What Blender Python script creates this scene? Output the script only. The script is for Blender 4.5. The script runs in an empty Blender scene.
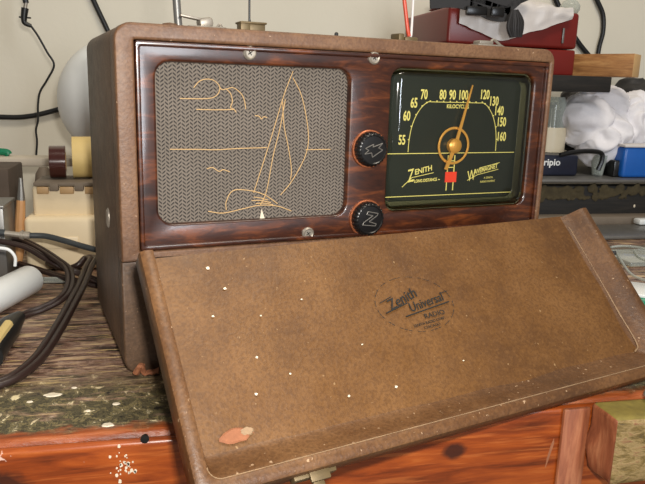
import bpy, bmesh, math, random
from mathutils import Vector, Matrix, noise
R = math.radians
scene = bpy.context.scene
COL = scene.collection
random.seed(4)

# ------------------------------------------------------------------ camera
CAM = Vector((0.04017, -0.55059, 0.23908))
CM = Matrix(((0.97686, 0.018707, -0.213062), (-0.211865, 0.221091, -0.951962), (0.029298, 0.975074, 0.219938)))
FPX = 678.26
cam_data = bpy.data.cameras.new('camera'); cam_data.lens = FPX / 645 * 36; cam_data.sensor_width = 36
cam_data.clip_start = .01
cam = bpy.data.objects.new('camera', cam_data); COL.objects.link(cam)
cam.matrix_world = Matrix.Translation(CAM) @ CM.to_4x4()
scene.camera = cam
scene.view_settings.view_transform = 'Standard'; scene.view_settings.look = 'None'
scene.view_settings.gamma = 1; scene.view_settings.use_curve_mapping = False
scene.view_settings.exposure = 0.0

# ------------------------------------------------------------------ light
world = bpy.data.worlds.new('world'); scene.world = world; world.use_nodes = True
world.node_tree.nodes['Background'].inputs[0].default_value = (1.0, .93, .84, 1)
world.node_tree.nodes['Background'].inputs[1].default_value = .22
def area(name, loc, target, sx, sy, power, color):
    l = bpy.data.lights.new(name, 'AREA'); l.shape = 'RECTANGLE'; l.size = sx; l.size_y = sy; l.energy = power; l.color = color
    o = bpy.data.objects.new(name, l); COL.objects.link(o); o.location = loc
    o.rotation_euler = (Vector(target) - Vector(loc)).to_track_quat('-Z', 'Y').to_euler()
    return o
area('camera_flash', CAM + CM @ Vector((.03, .055, .01)), (.22, .1, .12), .035, .02, 5.0, (1, .95, .88))
area('ceiling_lamp', (.5, -.3, 2.0), (.3, .4, 0), .9, .5, 22, (1, .9, .75))
area('window_light', (.84, -2.0, .62), (.1, 0, .2), .36, 1.0, 22, (.86, .92, 1))

# ------------------------------------------------------------------ material helpers
def srgb(r, g, b):
    f = lambda c: (c / 255 / 12.92) if c <= 10 else ((c / 255 + .055) / 1.055) ** 2.4
    return (f(r), f(g), f(b), 1)
class NT:
    def __init__(s, name):
        s.m = bpy.data.materials.new(name); s.m.use_nodes = True; s.t = s.m.node_tree
        s.b = s.t.nodes['Principled BSDF']; s.out = s.t.nodes['Material Output']
    def n(s, kind, **kw):
        nd = s.t.nodes.new(kind)
        for k, v in kw.items():
            if k.startswith('i_'):
                key = k[2:]; key = int(key) if key.isdigit() else key.replace('_', ' ')
                if isinstance(v, bpy.types.NodeSocket): s.t.links.new(v, nd.inputs[key])
                else: nd.inputs[key].default_value = v
            else: setattr(nd, k, v)
        return nd
    def lk(s, a, b): s.t.links.new(a, b)
    def coords(s, scale=(1, 1, 1), rot=(0, 0, 0), loc=(0, 0, 0)):
        tc = s.n('ShaderNodeTexCoord'); mp = s.n('ShaderNodeMapping'); s.lk(tc.outputs['Object'], mp.inputs[0])
        mp.inputs['Scale'].default_value = scale; mp.inputs['Rotation'].default_value = rot; mp.inputs['Location'].default_value = loc
        return mp.outputs[0]
    def noise(s, vec, scale, detail=4, rough=.55, dist=0):
        nd = s.n('ShaderNodeTexNoise'); s.lk(vec, nd.inputs['Vector']); nd.inputs['Scale'].default_value = scale
        nd.inputs['Detail'].default_value = detail; nd.inputs['Roughness'].default_value = rough; nd.inputs['Distortion'].default_value = dist
        return nd.outputs['Fac']
    def ramp(s, fac, stops, interp='LINEAR'):
        nd = s.n('ShaderNodeValToRGB'); s.lk(fac, nd.inputs[0]); cr = nd.color_ramp; cr.interpolation = interp
        while len(cr.elements) < len(stops): cr.elements.new(.5)
        for e, (p, c) in zip(cr.elements, stops): e.position = p; e.color = c if len(c) == 4 else (*c, 1)
        return nd.outputs[0]
    def mask(s, fac, a, b):
        return s.ramp(fac, [(a, (0, 0, 0, 1)), (b, (1, 1, 1, 1))])
    def mix(s, fac, a, b, mode='MIX'):
        nd = s.n('ShaderNodeMix', data_type='RGBA', blend_type=mode)
        for sock, v in ((nd.inputs[0], fac), (nd.inputs[6], a), (nd.inputs[7], b)):
            if isinstance(v, bpy.types.NodeSocket): s.lk(v, sock)
            else: sock.default_value = v
        return nd.outputs[2]
    def math(s, op, a, b=None):
        nd = s.n('ShaderNodeMath', operation=op)
        for i, v in enumerate((a, b)):
            if v is None: continue
            if isinstance(v, bpy.types.NodeSocket): s.lk(v, nd.inputs[i])
            else: nd.inputs[i].default_value = v
        return nd.outputs[0]
    def color(s, c):
        if isinstance(c, bpy.types.NodeSocket): s.lk(c, s.b.inputs['Base Color'])
        else: s.b.inputs['Base Color'].default_value = c
        return s
    def set(s, **kw):
        for k, v in kw.items():
            key = k.replace('_', ' ')
            if isinstance(v, bpy.types.NodeSocket): s.lk(v, s.b.inputs[key])
            else: s.b.inputs[key].default_value = v
        return s
    def bump(s, h, strength=.3, dist=.001):
        nd = s.n('ShaderNodeBump'); s.lk(h, nd.inputs['Height']); nd.inputs['Strength'].default_value = strength; nd.inputs['Distance'].default_value = dist
        s.lk(nd.outputs[0], s.b.inputs['Normal']); return s
def plain(name, c, rough=.5, metal=0, var=.12, nscale=60, coat=0, bump=.15):
    t = NT(name); v = t.coords(); f = t.noise(v, nscale, 4)
    lo = tuple(x * (1 - var) for x in c[:3]) + (1,); hi = tuple(min(1, x * (1 + var)) for x in c[:3]) + (1,)
    t.color(t.mix(f, lo, hi)).set(Roughness=rough, Metallic=metal, Coat_Weight=coat)
    if bump: t.bump(f, bump, .0008)
    return t.m
M = {}
# leather cloth covering; worn flecks keep their own shape
def leather(name, dark, mid, light, fleck, rough=.48, flecks=.70):
    t = NT(name); v = t.coords()
    big = t.noise(v, 14, 5, .6); fine = t.noise(v, 420, 3, .6); med = t.noise(v, 90, 4, .6)
    c = t.ramp(big, [(.3, dark), (.5, mid), (.72, light)])
    c = t.mix(t.math('MULTIPLY', t.mask(fine, .42, .62), .5), c, dark)
    c = t.mix(t.math('MULTIPLY', t.mask(t.noise(t.coords(loc=(5, 5, 5)), 250, 3, .6), .52, .66), .35), c, light)
    sp = t.noise(t.coords(loc=(3, 1, 2)), 260, 2, .5)
    c = t.mix(t.math('MULTIPLY', t.mask(sp, flecks, flecks + .05), .6), c, fleck)
    t.color(c).set(Roughness=t.mix(med, (rough - .08,) * 3 + (1,), (rough + .14,) * 3 + (1,)))
    t.set(Specular_IOR_Level=.45)
    h = t.math('ADD', fine, t.math('MULTIPLY', med, .8)); t.bump(h, .35, .0007)
    return t.m
M['case'] = leather('case_leather', srgb(66, 49, 36), srgb(90, 68, 50), srgb(112, 86, 64), srgb(160, 130, 104))
M['frame_leather'] = leather('frame_leather', srgb(80, 54, 36), srgb(108, 76, 52), srgb(128, 96, 68), srgb(196, 164, 134))
M['lid'] = leather('lid_leather', srgb(72, 45, 20), srgb(98, 65, 30), srgb(114, 79, 42), srgb(160, 130, 92), .42, .725)
M['rim'] = leather('rim_leather', srgb(66, 42, 22), srgb(90, 59, 32), srgb(112, 79, 48), srgb(190, 160, 128), .4)
def wood(name, dark, mid, light, scale=(3, 40, 40), rough=.25, coat=.5, ns=3.5, rot=(0, 0, 0)):
    t = NT(name); v = t.coords(scale, rot); a = t.noise(v, ns, 6, .62, .6); b = t.noise(t.coords(tuple(x * 4 for x in scale), rot), ns, 3)
    c = t.ramp(a, [(.3, dark), (.5, mid), (.7, light)])
    c = t.mix(t.math('MULTIPLY', t.mask(b, .45, .7), .4), c, dark)
    t.color(c).set(Roughness=rough, Coat_Weight=coat, Coat_Roughness=.12); t.bump(a, .12, .0005)
    return t.m
M['panel_wood'] = wood('lacquered_wood', srgb(34, 14, 8), srgb(60, 28, 14), srgb(112, 58, 24), (10, 14, 40), .32, .35, 2.6)
M['plank_end'] = plain('plank_end_grain', srgb(206, 166, 112), .7, var=.15, nscale=150)
M['plank'] = wood('pale_plank', srgb(120, 78, 40), srgb(165, 115, 65), srgb(196, 148, 92), (4, 30, 30), .6, 0)
M['dark_plank'] = wood('dark_plank', srgb(18, 17, 14), srgb(30, 27, 23), srgb(46, 40, 34), (3, 30, 30), .6, 0)
M['post_wood'] = wood('rough_post_wood', srgb(104, 54, 32), srgb(142, 82, 52), srgb(170, 112, 76), (30, 30, 4), .55, 0)
# bench top: worn paint and grime streaked along the boards
t = NT('bench_top'); v = t.coords((1.3, 8, 8)); vv = t.coords()
a = t.noise(v, 11, 8, .66, .5); b = t.noise(t.coords((2, 10, 10)), 10, 5, .65); g = t.noise(t.coords((1.6, 5, 5), loc=(2, 0, 0)), 8, 7, .7, .5)
c = t.ramp(a, [(.38, srgb(34, 22, 18)), (.44, srgb(108, 74, 58)), (.48, srgb(156, 128, 110)), (.51, srgb(84, 50, 38)), (.56, srgb(158, 128, 108)), (.62, srgb(196, 168, 130))])
c = t.mix(t.mask(b, .54, .60), c, srgb(52, 36, 30)); c = t.mix(t.math('MULTIPLY', t.mask(t.noise(t.coords((2.5, 30, 30), loc=(5, 0, 0)), 9, 4, .6), .58, .62), .85), c, srgb(206, 176, 122))
c = t.mix(t.math('MULTIPLY', t.mask(t.noise(t.coords((14, 50, 50), loc=(2, 4, 0)), 9, 3, .6), .62, .68), .7), c, srgb(196, 176, 160))
# mossy paint flakes near the front edge
sx = t.n('ShaderNodeSeparateXYZ'); t.lk(vv, sx.inputs[0]); yy = sx.outputs[1]; xx = sx.outputs[0]
near = t.n('ShaderNodeMapRange'); t.lk(yy, near.inputs[0]); near.inputs[1].default_value = .03; near.inputs[2].default_value = -.03; near.inputs[3].default_value = 0; near.inputs[4].default_value = 1
fl = t.ramp(t.noise(t.coords((1, .8, .8), loc=(1, 0, 0)), 95, 5, .7, .5), [(.36, srgb(18, 16, 13)), (.45, srgb(84, 76, 52)), (.49, srgb(26, 24, 18)), (.54, srgb(120, 108, 72)), (.59, srgb(44, 38, 28)), (.64, srgb(206, 190, 150))])
c = t.mix(t.math('MULTIPLY', near.outputs[0], t.mask(g, .34, .46)), c, fl)
edge = t.n('ShaderNodeMapRange'); t.lk(t.math('ADD', yy, t.math('MULTIPLY', t.noise(t.coords((8, 8, 8)), 10, 4), .03)), edge.inputs[0]); edge.inputs[1].default_value = -.068; edge.inputs[2].default_value = -.078; edge.inputs[3].default_value = 0; edge.inputs[4].default_value = 1
orange = t.ramp(t.noise(t.coords((2, 20, 20), rot=(0, 0, .05)), 8, 5), [(.3, srgb(96, 42, 16)), (.5, srgb(140, 68, 28)), (.7, srgb(166, 100, 60))])
c = t.mix(edge.outputs[0], c, orange)
t.color(c).set(Roughness=.38, Specular_IOR_Level=.5); t.bump(t.math('ADD', a, b), .6, .0025); M['bench_top'] = t.m
# bench apron: red-orange varnished board with knots and scratches
t = NT('apron_varnish'); v = t.coords((2, 10, 16), rot=(0, .42, 0)); a = t.noise(v, 7, 7, .6, .5)
c = t.ramp(a, [(.28, srgb(80, 32, 10)), (.45, srgb(124, 54, 18)), (.6, srgb(148, 70, 24)), (.78, srgb(180, 104, 48))])
wv = t.noise(t.coords((1.5, 10, 26), rot=(0, .30, 0)), 10, 3); c = t.mix(t.math('MULTIPLY', t.mask(wv, .58, .66), .35), c, srgb(184, 104, 50))
for kx, kz, r in ((-.079, -.032, .018), (.251, -.034, .009)):
    vm = t.n('ShaderNodeVectorMath', operation='DISTANCE'); cc = t.n('ShaderNodeVectorMath', operation='MULTIPLY'); t.lk(t.coords(), cc.inputs[0]); cc.inputs[1].default_value = (1, 0, 1.5)
    t.lk(cc.outputs[0], vm.inputs[0]); vm.inputs[1].default_value = (kx, 0, kz * 1.5)
    d = t.math('ADD', vm.outputs['Value'], t.math('MULTIPLY', t.noise(t.coords(), 90, 4), r * .9))
    mr = t.n('ShaderNodeMapRange'); t.lk(d, mr.inputs[0]); mr.inputs[1].default_value = r * 1.75; mr.inputs[2].default_value = r * 1.2; mr.inputs[3].default_value = 0; mr.inputs[4].default_value = .92
    c = t.mix(mr.outputs[0], c, srgb(52, 26, 18))
c = t.mix(t.math('MULTIPLY', t.mask(t.noise(t.coords(loc=(7, 0, 0)), 60, 3, .7), .74, .76), .7), c, srgb(226, 196, 180))
t.color(c).set(Roughness=.3, Coat_Weight=.3); t.bump(a, .25, .001); M['apron'] = t.m
# rough yellow-green block
t = NT('rough_block'); a = t.noise(t.coords((3, 3, 8)), 22, 7, .7, .5); c = t.ramp(a, [(.3, srgb(58, 46, 24)), (.44, srgb(116, 94, 48)), (.55, srgb(150, 126, 82)), (.68, srgb(126, 78, 50))])
t.color(c).set(Roughness=.55); t.bump(a, .8, .003); M['block'] = t.m
# speaker cloth: herringbone dashes
t = NT('speaker_cloth'); tc = t.n('ShaderNodeTexCoord'); sep = t.n('ShaderNodeSeparateXYZ'); t.lk(tc.outputs['Object'], sep.inputs[0]); X, Z = sep.outputs[0], sep.outputs[2]
cell = .0033
fx = t.math('FLOOR', t.math('DIVIDE', X, cell)); fz = t.math('FLOOR', t.math('DIVIDE', Z, cell * .5))
par = t.math('MODULO', t.math('ABSOLUTE', fx), 2)
sgn = t.math('SUBTRACT', t.math('MULTIPLY', par, 2), 1)
ph = t.math('MULTIPLY', t.math('ADD', Z, t.math('MULTIPLY', t.math('MULTIPLY', X, sgn), .8)), 2 * math.pi / (cell * .95))
wv = t.math('SINE', ph)
dash = t.math('MULTIPLY', t.ramp(t.math('ADD', t.math('MULTIPLY', wv, .5), .5), [(.48, (0, 0, 0, 1)), (.72, (1, 1, 1, 1))]), t.ramp(t.math('ABSOLUTE', t.math('SUBTRACT', t.math('FRACT', t.math('DIVIDE', X, cell)), .5)), [(.30, (1, 1, 1, 1)), (.46, (0, 0, 0, 1))]))
c = t.mix(t.noise(tc.outputs['Object'], 25, 3), srgb(92, 84, 74), srgb(118, 108, 98)); c = t.mix(t.math('MULTIPLY', dash, .95), c, srgb(26, 20, 18))
dst = t.noise(tc.outputs['Object'], 900, 2); c = t.mix(t.math('MULTIPLY', t.mask(dst, .55, .75), .35), c, srgb(150, 140, 126))
t.color(c).set(Roughness=.85); t.bump(wv, .3, .0004); M['cloth'] = t.m
M['thread'] = plain('embroidery_thread', srgb(196, 160, 108), .7, var=.2, nscale=600)
M['dial'] = plain('dial_black', srgb(30, 34, 26), .32, var=.35, nscale=22, bump=0)
M['gilt'] = plain('gilt_print', srgb(232, 214, 120), .5, var=.08, bump=0)
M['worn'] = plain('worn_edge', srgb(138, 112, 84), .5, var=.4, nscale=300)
M['moss'] = plain('mossy_top', srgb(112, 98, 40), .7, var=.5, nscale=120, bump=.6)
M['brass'] = plain('brass', srgb(222, 158, 70), .35, .35, var=.1)
M['dull_brass'] = plain('dull_brass', srgb(104, 88, 60), .5, .4, var=.3, nscale=150)
M['olive'] = plain('olive_surround', srgb(112, 110, 82), .35, var=.25, nscale=30, bump=0)
M['copper'] = plain('copper_ring', srgb(176, 104, 68), .38, .6)
M['red_paint'] = plain('red_paint', srgb(238, 62, 34), .45, bump=0)
M['black_plastic'] = plain('black_bakelite', srgb(20, 19, 19), .3, var=.2, bump=0)
M['silver'] = plain('worn_nickel', srgb(150, 142, 130), .45, .5, var=.25, nscale=200)
M['emboss'] = plain('knob_line', srgb(108, 104, 98), .4, .3)
M['ink'] = plain('dark_ink', srgb(24, 23, 20), .8, var=.4, nscale=900, bump=0)
t = NT('dial_glass'); t.t.nodes.remove(t.b); tr = t.n('ShaderNodeBsdfTransparent'); tr.inputs[0].default_value = (.93, .95, .9, 1)
gl = t.n('ShaderNodeBsdfGlossy'); gl.inputs['Roughness'].default_value = .06; fr = t.n('ShaderNodeFresnel'); fr.inputs[0].default_value = 1.5
mx = t.n('ShaderNodeMixShader'); t.lk(t.math('ADD', t.math('MULTIPLY', fr.outputs[0], 1.0), .02), mx.inputs[0]); t.lk(tr.outputs[0], mx.inputs[1]); t.lk(gl.outputs[0], mx.inputs[2]); t.lk(mx.outputs[0], t.out.inputs[0]); M['glass'] = t.m
t = NT('wall_paint'); a = t.noise(t.coords(), 3, 5); c = t.mix(a, srgb(216, 210, 192), srgb(232, 226, 210)); t.color(c).set(Roughness=.7); t.bump(t.noise(t.coords(), 90, 4), .15, .002); M['wall'] = t.m
t = NT('floor_concrete'); a = t.noise(t.coords(), 6, 6); t.color(t.mix(a, srgb(120, 112, 104), srgb(168, 160, 150))).set(Roughness=.8); M['floor'] = t.m
M['cord'] = plain('brown_cord', srgb(44, 30, 26), .4, var=.2)
M['black_rubber'] = plain('black_rubber', srgb(22, 22, 22), .4)
M['grey_cable'] = plain('grey_cable', srgb(52, 56, 58), .35)
M['white_plastic'] = plain('white_plastic', srgb(222, 224, 222), .35, var=.04, bump=0)
M['beige'] = plain('beige_plastic', srgb(226, 208, 174), .45, var=.10, nscale=25)
M['tan'] = plain('tan_plastic', srgb(172, 140, 98), .55, var=.1)
M['brown_tape'] = plain('brown_tape', srgb(62, 24, 18), .18, var=.1, bump=0, coat=.6)
M['mask_tape'] = plain('masking_tape', srgb(212, 186, 122), .6, var=.06)
M['card'] = plain('cardboard_core', srgb(160, 130, 90), .8)
M['grey_grime'] = plain('grimy_grey', srgb(112, 100, 86), .7, var=.3, nscale=30)
M['dusty_brown'] = plain('dusty_brown', srgb(84, 72, 62), .8, var=.3, nscale=40)
M['pale_grime'] = plain('pale_grimy_board', srgb(200, 190, 174), .7, var=.2, nscale=25)
M['steel'] = plain('grey_steel', srgb(118, 116, 112), .38, .5, var=.3, nscale=30)
M['red_metal'] = plain('red_enamel', srgb(112, 28, 22), .35, 0, var=.15, nscale=14, bump=0)
M['webbing'] = plain('black_webbing', srgb(40, 38, 38), .6, var=.3, nscale=400)
M['bag'] = plain('white_bag', srgb(206, 200, 196), .4, var=.08)
M['cotton'] = plain('white_cotton', srgb(224, 222, 226), .85, var=.05, nscale=300)
M['blue'] = plain('blue_plastic', srgb(20, 88, 170), .35, var=.1)
M['navy'] = plain('navy_plastic', srgb(28, 32, 48), .35, var=.2)
M['cream'] = plain('cream_plastic', srgb(226, 212, 182), .4, var=.05)
M['green'] = plain('green_plastic', srgb(0, 120, 84), .4, var=.15)
M['foam'] = plain('dried_foam', srgb(74, 64, 42), .9, var=.6, nscale=60, bump=.6)
M['wood_handle'] = plain('handle_wood', srgb(188, 140, 92), .5, var=.2)
M['orange_chip'] = plain('torn_paper', srgb(140, 88, 58), .8, var=.4, nscale=200)
M['white_spot'] = plain('paint_spot', srgb(206, 194, 172), .6, bump=0)
M['red_wire'] = plain('red_wire', srgb(190, 70, 44), .4)
t = NT('clear_plastic'); t.t.nodes.remove(t.b); tr = t.n('ShaderNodeBsdfTransparent'); tr.inputs[0].default_value = (.86, .88, .86, 1)
gl = t.n('ShaderNodeBsdfPrincipled'); gl.inputs['Base Color'].default_value = srgb(200, 205, 198); gl.inputs['Roughness'].default_value = .12
mx = t.n('ShaderNodeMixShader'); lw_ = t.n('ShaderNodeLayerWeight'); lw_.inputs[0].default_value = .45; t.lk(t.math('ADD', t.math('MULTIPLY', lw_.outputs['Facing'], .6), .22), mx.inputs[0]); t.lk(tr.outputs[0], mx.inputs[1]); t.lk(gl.outputs[0], mx.inputs[2]); t.lk(mx.outputs[0], t.out.inputs[0]); M['clear'] = t.m

# ------------------------------------------------------------------ mesh helpers
def at(px, py, Y=None, Z=None):
    d = CM @ Vector(((px - 322.5) / FPX, (242 - py) / FPX, -1))
    k = (Y - CAM.y) / d.y if Y is not None else (Z - CAM.z) / d.z
    return CAM + d * k
def link(name, bm, mat, parent=None, smooth=30, loc=None, rot=None):
    me = bpy.data.meshes.new(name); bmesh.ops.recalc_face_normals(bm, faces=bm.faces); bm.to_mesh(me); bm.free()
    for mm in (mat if isinstance(mat, (list, tuple)) else [mat]): me.materials.append(M[mm])
    o = bpy.data.objects.new(name, me); COL.objects.link(o)
    if smooth:
        for p in me.polygons: p.use_smooth = True
        try: me.set_sharp_from_angle(angle=R(smooth))
        except Exception: pass
    if parent: o.parent = parent
    if loc is not None: o.location = loc
    if rot is not None: o.rotation_euler = rot
    return o
def tag(o, label, cat, group=None, kind=None):
    o['label'] = label; o['category'] = cat
    if group: o['group'] = group
    if kind: o['kind'] = kind
    return o
def empty(name, loc=(0, 0, 0), rz=0):
    o = bpy.data.objects.new(name, None); COL.objects.link(o); o.location = loc; o.rotation_euler = (0, 0, rz); o.empty_display_size = .02
    return o
def struct(o): o['kind'] = 'structure'; return o
def BM(): return bmesh.new()
def box(bm, x0, x1, y0, y1, z0, z1, bev=0, seg=2, mat=None):
    r = bmesh.ops.create_cube(bm, size=1); vs = r['verts']
    for v in vs: v.co = Vector(((x0 + x1) / 2 + v.co.x * (x1 - x0), (y0 + y1) / 2 + v.co.y * (y1 - y0), (z0 + z1) / 2 + v.co.z * (z1 - z0)))
    if mat is not None:
        for v in vs: v.co = mat @ v.co
    if bev:
        es = list({e for v in vs for e in v.link_edges})
        bmesh.ops.bevel(bm, geom=es, offset=bev, segments=seg, profile=.5, affect='EDGES')
def grid_rough(bm, amp, freq, seed=0):
    for v in bm.verts: v.co += v.normal * amp * noise.noise(v.co * freq + Vector((seed, 0, 0)))
def lathe(bm, prof, n=32, mat=None):
    rings = []
    for r, z in prof:
        ring = []
        for i in range(n):
            a = 2 * math.pi * i / n; co = Vector((r * math.cos(a), r * math.sin(a), z))
            ring.append(bm.verts.new(mat @ co if mat else co))
        rings.append(ring)
    for a, b in zip(rings, rings[1:]):
        for i in range(n): bm.faces.new((a[i], a[(i + 1) % n], b[(i + 1) % n], b[i]))
    if prof[0][0] > 1e-6 and prof[0] != prof[-1]: bm.faces.new(rings[0][::-1])
    if prof[-1][0] > 1e-6 and prof[0] != prof[-1]: bm.faces.new(rings[-1])
def spline(pts, sub=8):
    pts = [Vector(p) for p in pts]; out = []
    if len(pts) == 2: return [pts[0].lerp(pts[1], i / sub) for i in range(sub + 1)]
    P = [pts[0] * 2 - pts[1]] + pts + [pts[-1] * 2 - pts[-2]]
    for i in range(1, len(P) - 2):
        a, b, c, d = P[i - 1:i + 3]
        for k in range(sub):
            t = k / sub; out.append(.5 * ((2 * b) + (c - a) * t + (2 * a - 5 * b + 4 * c - d) * t * t + (-a + 3 * b - 3 * c + d) * t ** 3))
    out.append(pts[-1]); return out
def tube(bm, pts, r, n=8, sub=8, flat=1.0, smooth=True, up=Vector((0, 0, 1)), offs=0):
    pp = spline(pts, sub) if smooth else [Vector(p) for p in pts]
    rings = []; side = None
    for i, p in enumerate(pp):
        tg = (pp[min(i + 1, len(pp) - 1)] - pp[max(i - 1, 0)])
        tg = tg.normalized() if tg.length > 1e-9 else Vector((1, 0, 0))
        s = tg.cross(up) if side is None else side - tg * side.dot(tg)
        if s.length < 1e-4: s = tg.cross(Vector((1, .2, 0)))
        side = s.normalized(); nn = side.cross(tg).normalized()
        rr = r(i / (len(pp) - 1)) if callable(r) else r
        c0 = p + side * offs
        rings.append([bm.verts.new(c0 + side * rr * flat * math.cos(2 * math.pi * k / n) + nn * rr * math.sin(2 * math.pi * k / n)) for k in range(n)])
    for a, b in zip(rings, rings[1:]):
        for k in range(n): bm.faces.new((a[k], a[(k + 1) % n], b[(k + 1) % n], b[k]))
    bm.faces.new(rings[0][::-1]); bm.faces.new(rings[-1])
def rrect(x0, x1, z0, z1, r, n=6):
    rs = r if isinstance(r, (list, tuple)) else [r] * 4
    out = []
    for (cx, cz, a0), q in zip(((x1, z1, 0), (x0, z1, 90), (x0, z0, 180), (x1, z0, 270)), rs):
        sx = -1 if cx == x1 else 1; sz = -1 if cz == z1 else 1
        if q <= 0: out.append((cx, cz)); continue
        for i in range(n + 1):
            a = R(a0 + 90 * i / n); out.append((cx + sx * q + q * math.cos(a), cz + sz * q + q * math.sin(a)))
    return out
def remesh(bm, voxel, smooth):
    me = bpy.data.meshes.new('tmp'); bm.to_mesh(me); bm.free(); o = bpy.data.objects.new('tmp', me); COL.objects.link(o)
    m = o.modifiers.new('r', 'REMESH'); m.mode = 'VOXEL'; m.voxel_size = voxel; s = o.modifiers.new('s', 'SMOOTH'); s.iterations = smooth
    dg = bpy.context.evaluated_depsgraph_get(); me2 = bpy.data.meshes.new_from_object(o.evaluated_get(dg)); bpy.data.objects.remove(o)
    b = BM(); b.from_mesh(me2); bpy.data.meshes.remove(me2); b.normal_update(); return b
XZ = Matrix(((1, 0, 0, 0), (0, 0, -1, 0), (0, 1, 0, 0), (0, 0, 0, 1)))     # local z -> -y (towards the viewer)
def curve_bm(polys, depth, bevel=0, mat=Matrix(), res=2):
    cu = bpy.data.curves.new('outline', 'CURVE'); cu.dimensions = '2D'; cu.fill_mode = 'BOTH'
    for pl in polys:
        s = cu.splines.new('POLY'); s.points.add(len(pl) - 1); s.use_cyclic_u = True
        for p, q in zip(s.points, pl): p.co = (q[0], q[1], 0, 1)
    cu.extrude = depth / 2 - bevel; cu.bevel_depth = bevel; cu.bevel_resolution = res; cu.offset = -bevel
    o = bpy.data.objects.new('outline', cu); COL.objects.link(o)
    dg = bpy.context.evaluated_depsgraph_get(); me = o.evaluated_get(dg).to_mesh(); bm = BM(); bm.from_mesh(me); o.to_mesh_clear()
    bpy.data.objects.remove(o); bpy.data.curves.remove(cu)
    bm.transform(mat); bmesh.ops.remove_doubles(bm, verts=bm.verts, dist=1e-6); return bm
def text_into(bm, body, size, mat, shear=0, ext=.0001, align='CENTER', sx=1.0, bold=0, spacing=1):
    cu = bpy.data.curves.new('glyphs', 'FONT'); cu.body = body; cu.size = size; cu.shear = shear; cu.extrude = ext; cu.align_x = align; cu.align_y = 'CENTER'; cu.offset = bold; cu.space_character = spacing; cu.resolution_u = 3
    o = bpy.data.objects.new('glyphs', cu); COL.objects.link(o)
    dg = bpy.context.evaluated_depsgraph_get(); me = o.evaluated_get(dg).to_mesh(); me2 = me.copy(); o.to_mesh_clear()
    bpy.data.objects.remove(o); bpy.data.curves.remove(cu)
    me2.transform(mat @ Matrix.Diagonal((sx, 1, 1, 1))); bm.from_mesh(me2); bpy.data.meshes.remove(me2)
def strip(bm, a, b, w, y0, y1):                     # thin bar on a panel, from (x,z) a to b
    a = Vector(a); b = Vector(b); d = (b - a).normalized() * w / 2; n = Vector((-d.y, d.x))
    vs = []
    for y in (y0, y1):
        for p in (a - n, b - n, b + n, a + n): vs.append(bm.verts.new((p.x, y, p.y)))
    for f in ((0, 1, 2, 3), (7, 6, 5, 4), (0, 4, 5, 1), (1, 5, 6, 2), (2, 6, 7, 3), (3, 7, 4, 0)): bm.faces.new([vs[i] for i in f])
def basis(o, x, y, z):
    return Matrix(((x[0], y[0], z[0], o[0]), (x[1], y[1], z[1], o[1]), (x[2], y[2], z[2], o[2]), (0, 0, 0, 1)))

# ------------------------------------------------------------------ the setting
WY = 1.0
bm = BM(); box(bm, -2.2, 2.6, WY, WY + .1, -.9, 2.3); struct(link('wall_back', bm, 'wall', smooth=0))
bm = BM(); box(bm, -2.2, 2.6, -3.2, WY + .1, -.95, -.9); struct(link('floor', bm, 'floor', smooth=0))

# ------------------------------------------------------------------ workbench
EY = -.0978
bench = tag(empty('workbench', (0, 0, 0)), 'long worn wooden workbench with flaking paint and orange-red front board', 'workbench')
bm = BM(); box(bm, -1.3, 1.5, EY, .66, -.045, 0, .006, 3); link('bench_top', bm, 'bench_top', bench)
bm = BM(); box(bm, -1.3, 1.5, EY + .003, EY + .03, -.105, -.0445, .002); link('front_board', bm, 'apron', bench)
# upper board edge carries the same varnish
bm = BM(); box(bm, -1.3, 1.5, EY - .006, EY + .002, -.108, -.004, .004, 3); link('varnished_fascia', bm, 'apron', bench)
for lx in (-1.1, 1.2):
    bm = BM(); box(bm, lx, lx + .09, -.06, .03, -.9, -.046, .003); link('leg', bm, 'post_wood', bench)
    bm = BM(); box(bm, lx, lx + .09, .52, .61, -.9, -.046, .003); link('leg', bm, 'post_wood', bench)
bm = BM(); box(bm, .341, .3645, EY - .010, EY - .0062, -.9, -.004, .0015); link('front_post', bm, 'post_wood', bench)
bm = BM(); lathe(bm, [(0, -.002), (.0026, -.002), (.003, .001), (0, .0012)], 14, Matrix.Translation((at(145, 438, Y=EY - .006).x, EY - .0068, at(145, 438, Y=EY - .006).z)) @ Matrix.Rotation(R(90), 4, 'X'))
link('screw_head', bm, 'black_rubber', bench)
# paint spots with shapes of their own
def blob(name, c, rx, ry, h, mat, parent, seed=0, M4=None, n=22):
    bm = BM(); vs = []; top = []
    for i in range(n):
        a = 2 * math.pi * i / n; q = 1 + .35 * noise.noise(Vector((math.cos(a) * 1.6 + seed, math.sin(a) * 1.6, seed)))
        vs.append(bm.verts.new((rx * q * math.cos(a), ry * q * math.sin(a), 0))); top.append(bm.verts.new((rx * .8 * q * math.cos(a), ry * .8 * q * math.sin(a), h)))
    for i in range(n): bm.faces.new((vs[i], vs[(i + 1) % n], top[(i + 1) % n], top[i]))
    bm.faces.new(top); bm.faces.new(vs[::-1]); bm.transform(Matrix.Translation(c) @ (M4 or Matrix())); return link(name, bm, mat, parent)
for px, py, rx, ry in ((53, 395, .0065, .0035), (108, 425, .0045, .003), (116, 404, .003, .0018), (74, 388, .002, .0012), (30, 402, .0022, .0012), (88, 411, .0018, .0012)):
    p = at(px, py, Z=0); blob('paint_spot', p, rx, ry, .0007, 'white_spot', bench, px)
FR = Matrix.Rotation(R(90), 4, 'X')
for i, (dx, dz, r) in enumerate([(random.gauss(.002, .0045), random.gauss(0, .006), random.uniform(.0004, .0014)) for _ in range(34)]):
    p = at(121, 466, Y=EY - .006); blob('paint_spatter', (p.x + dx, EY - .0058, p.z + dz), r, r * 1.3, .0004, 'white_spot', bench, i, FR)
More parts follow.
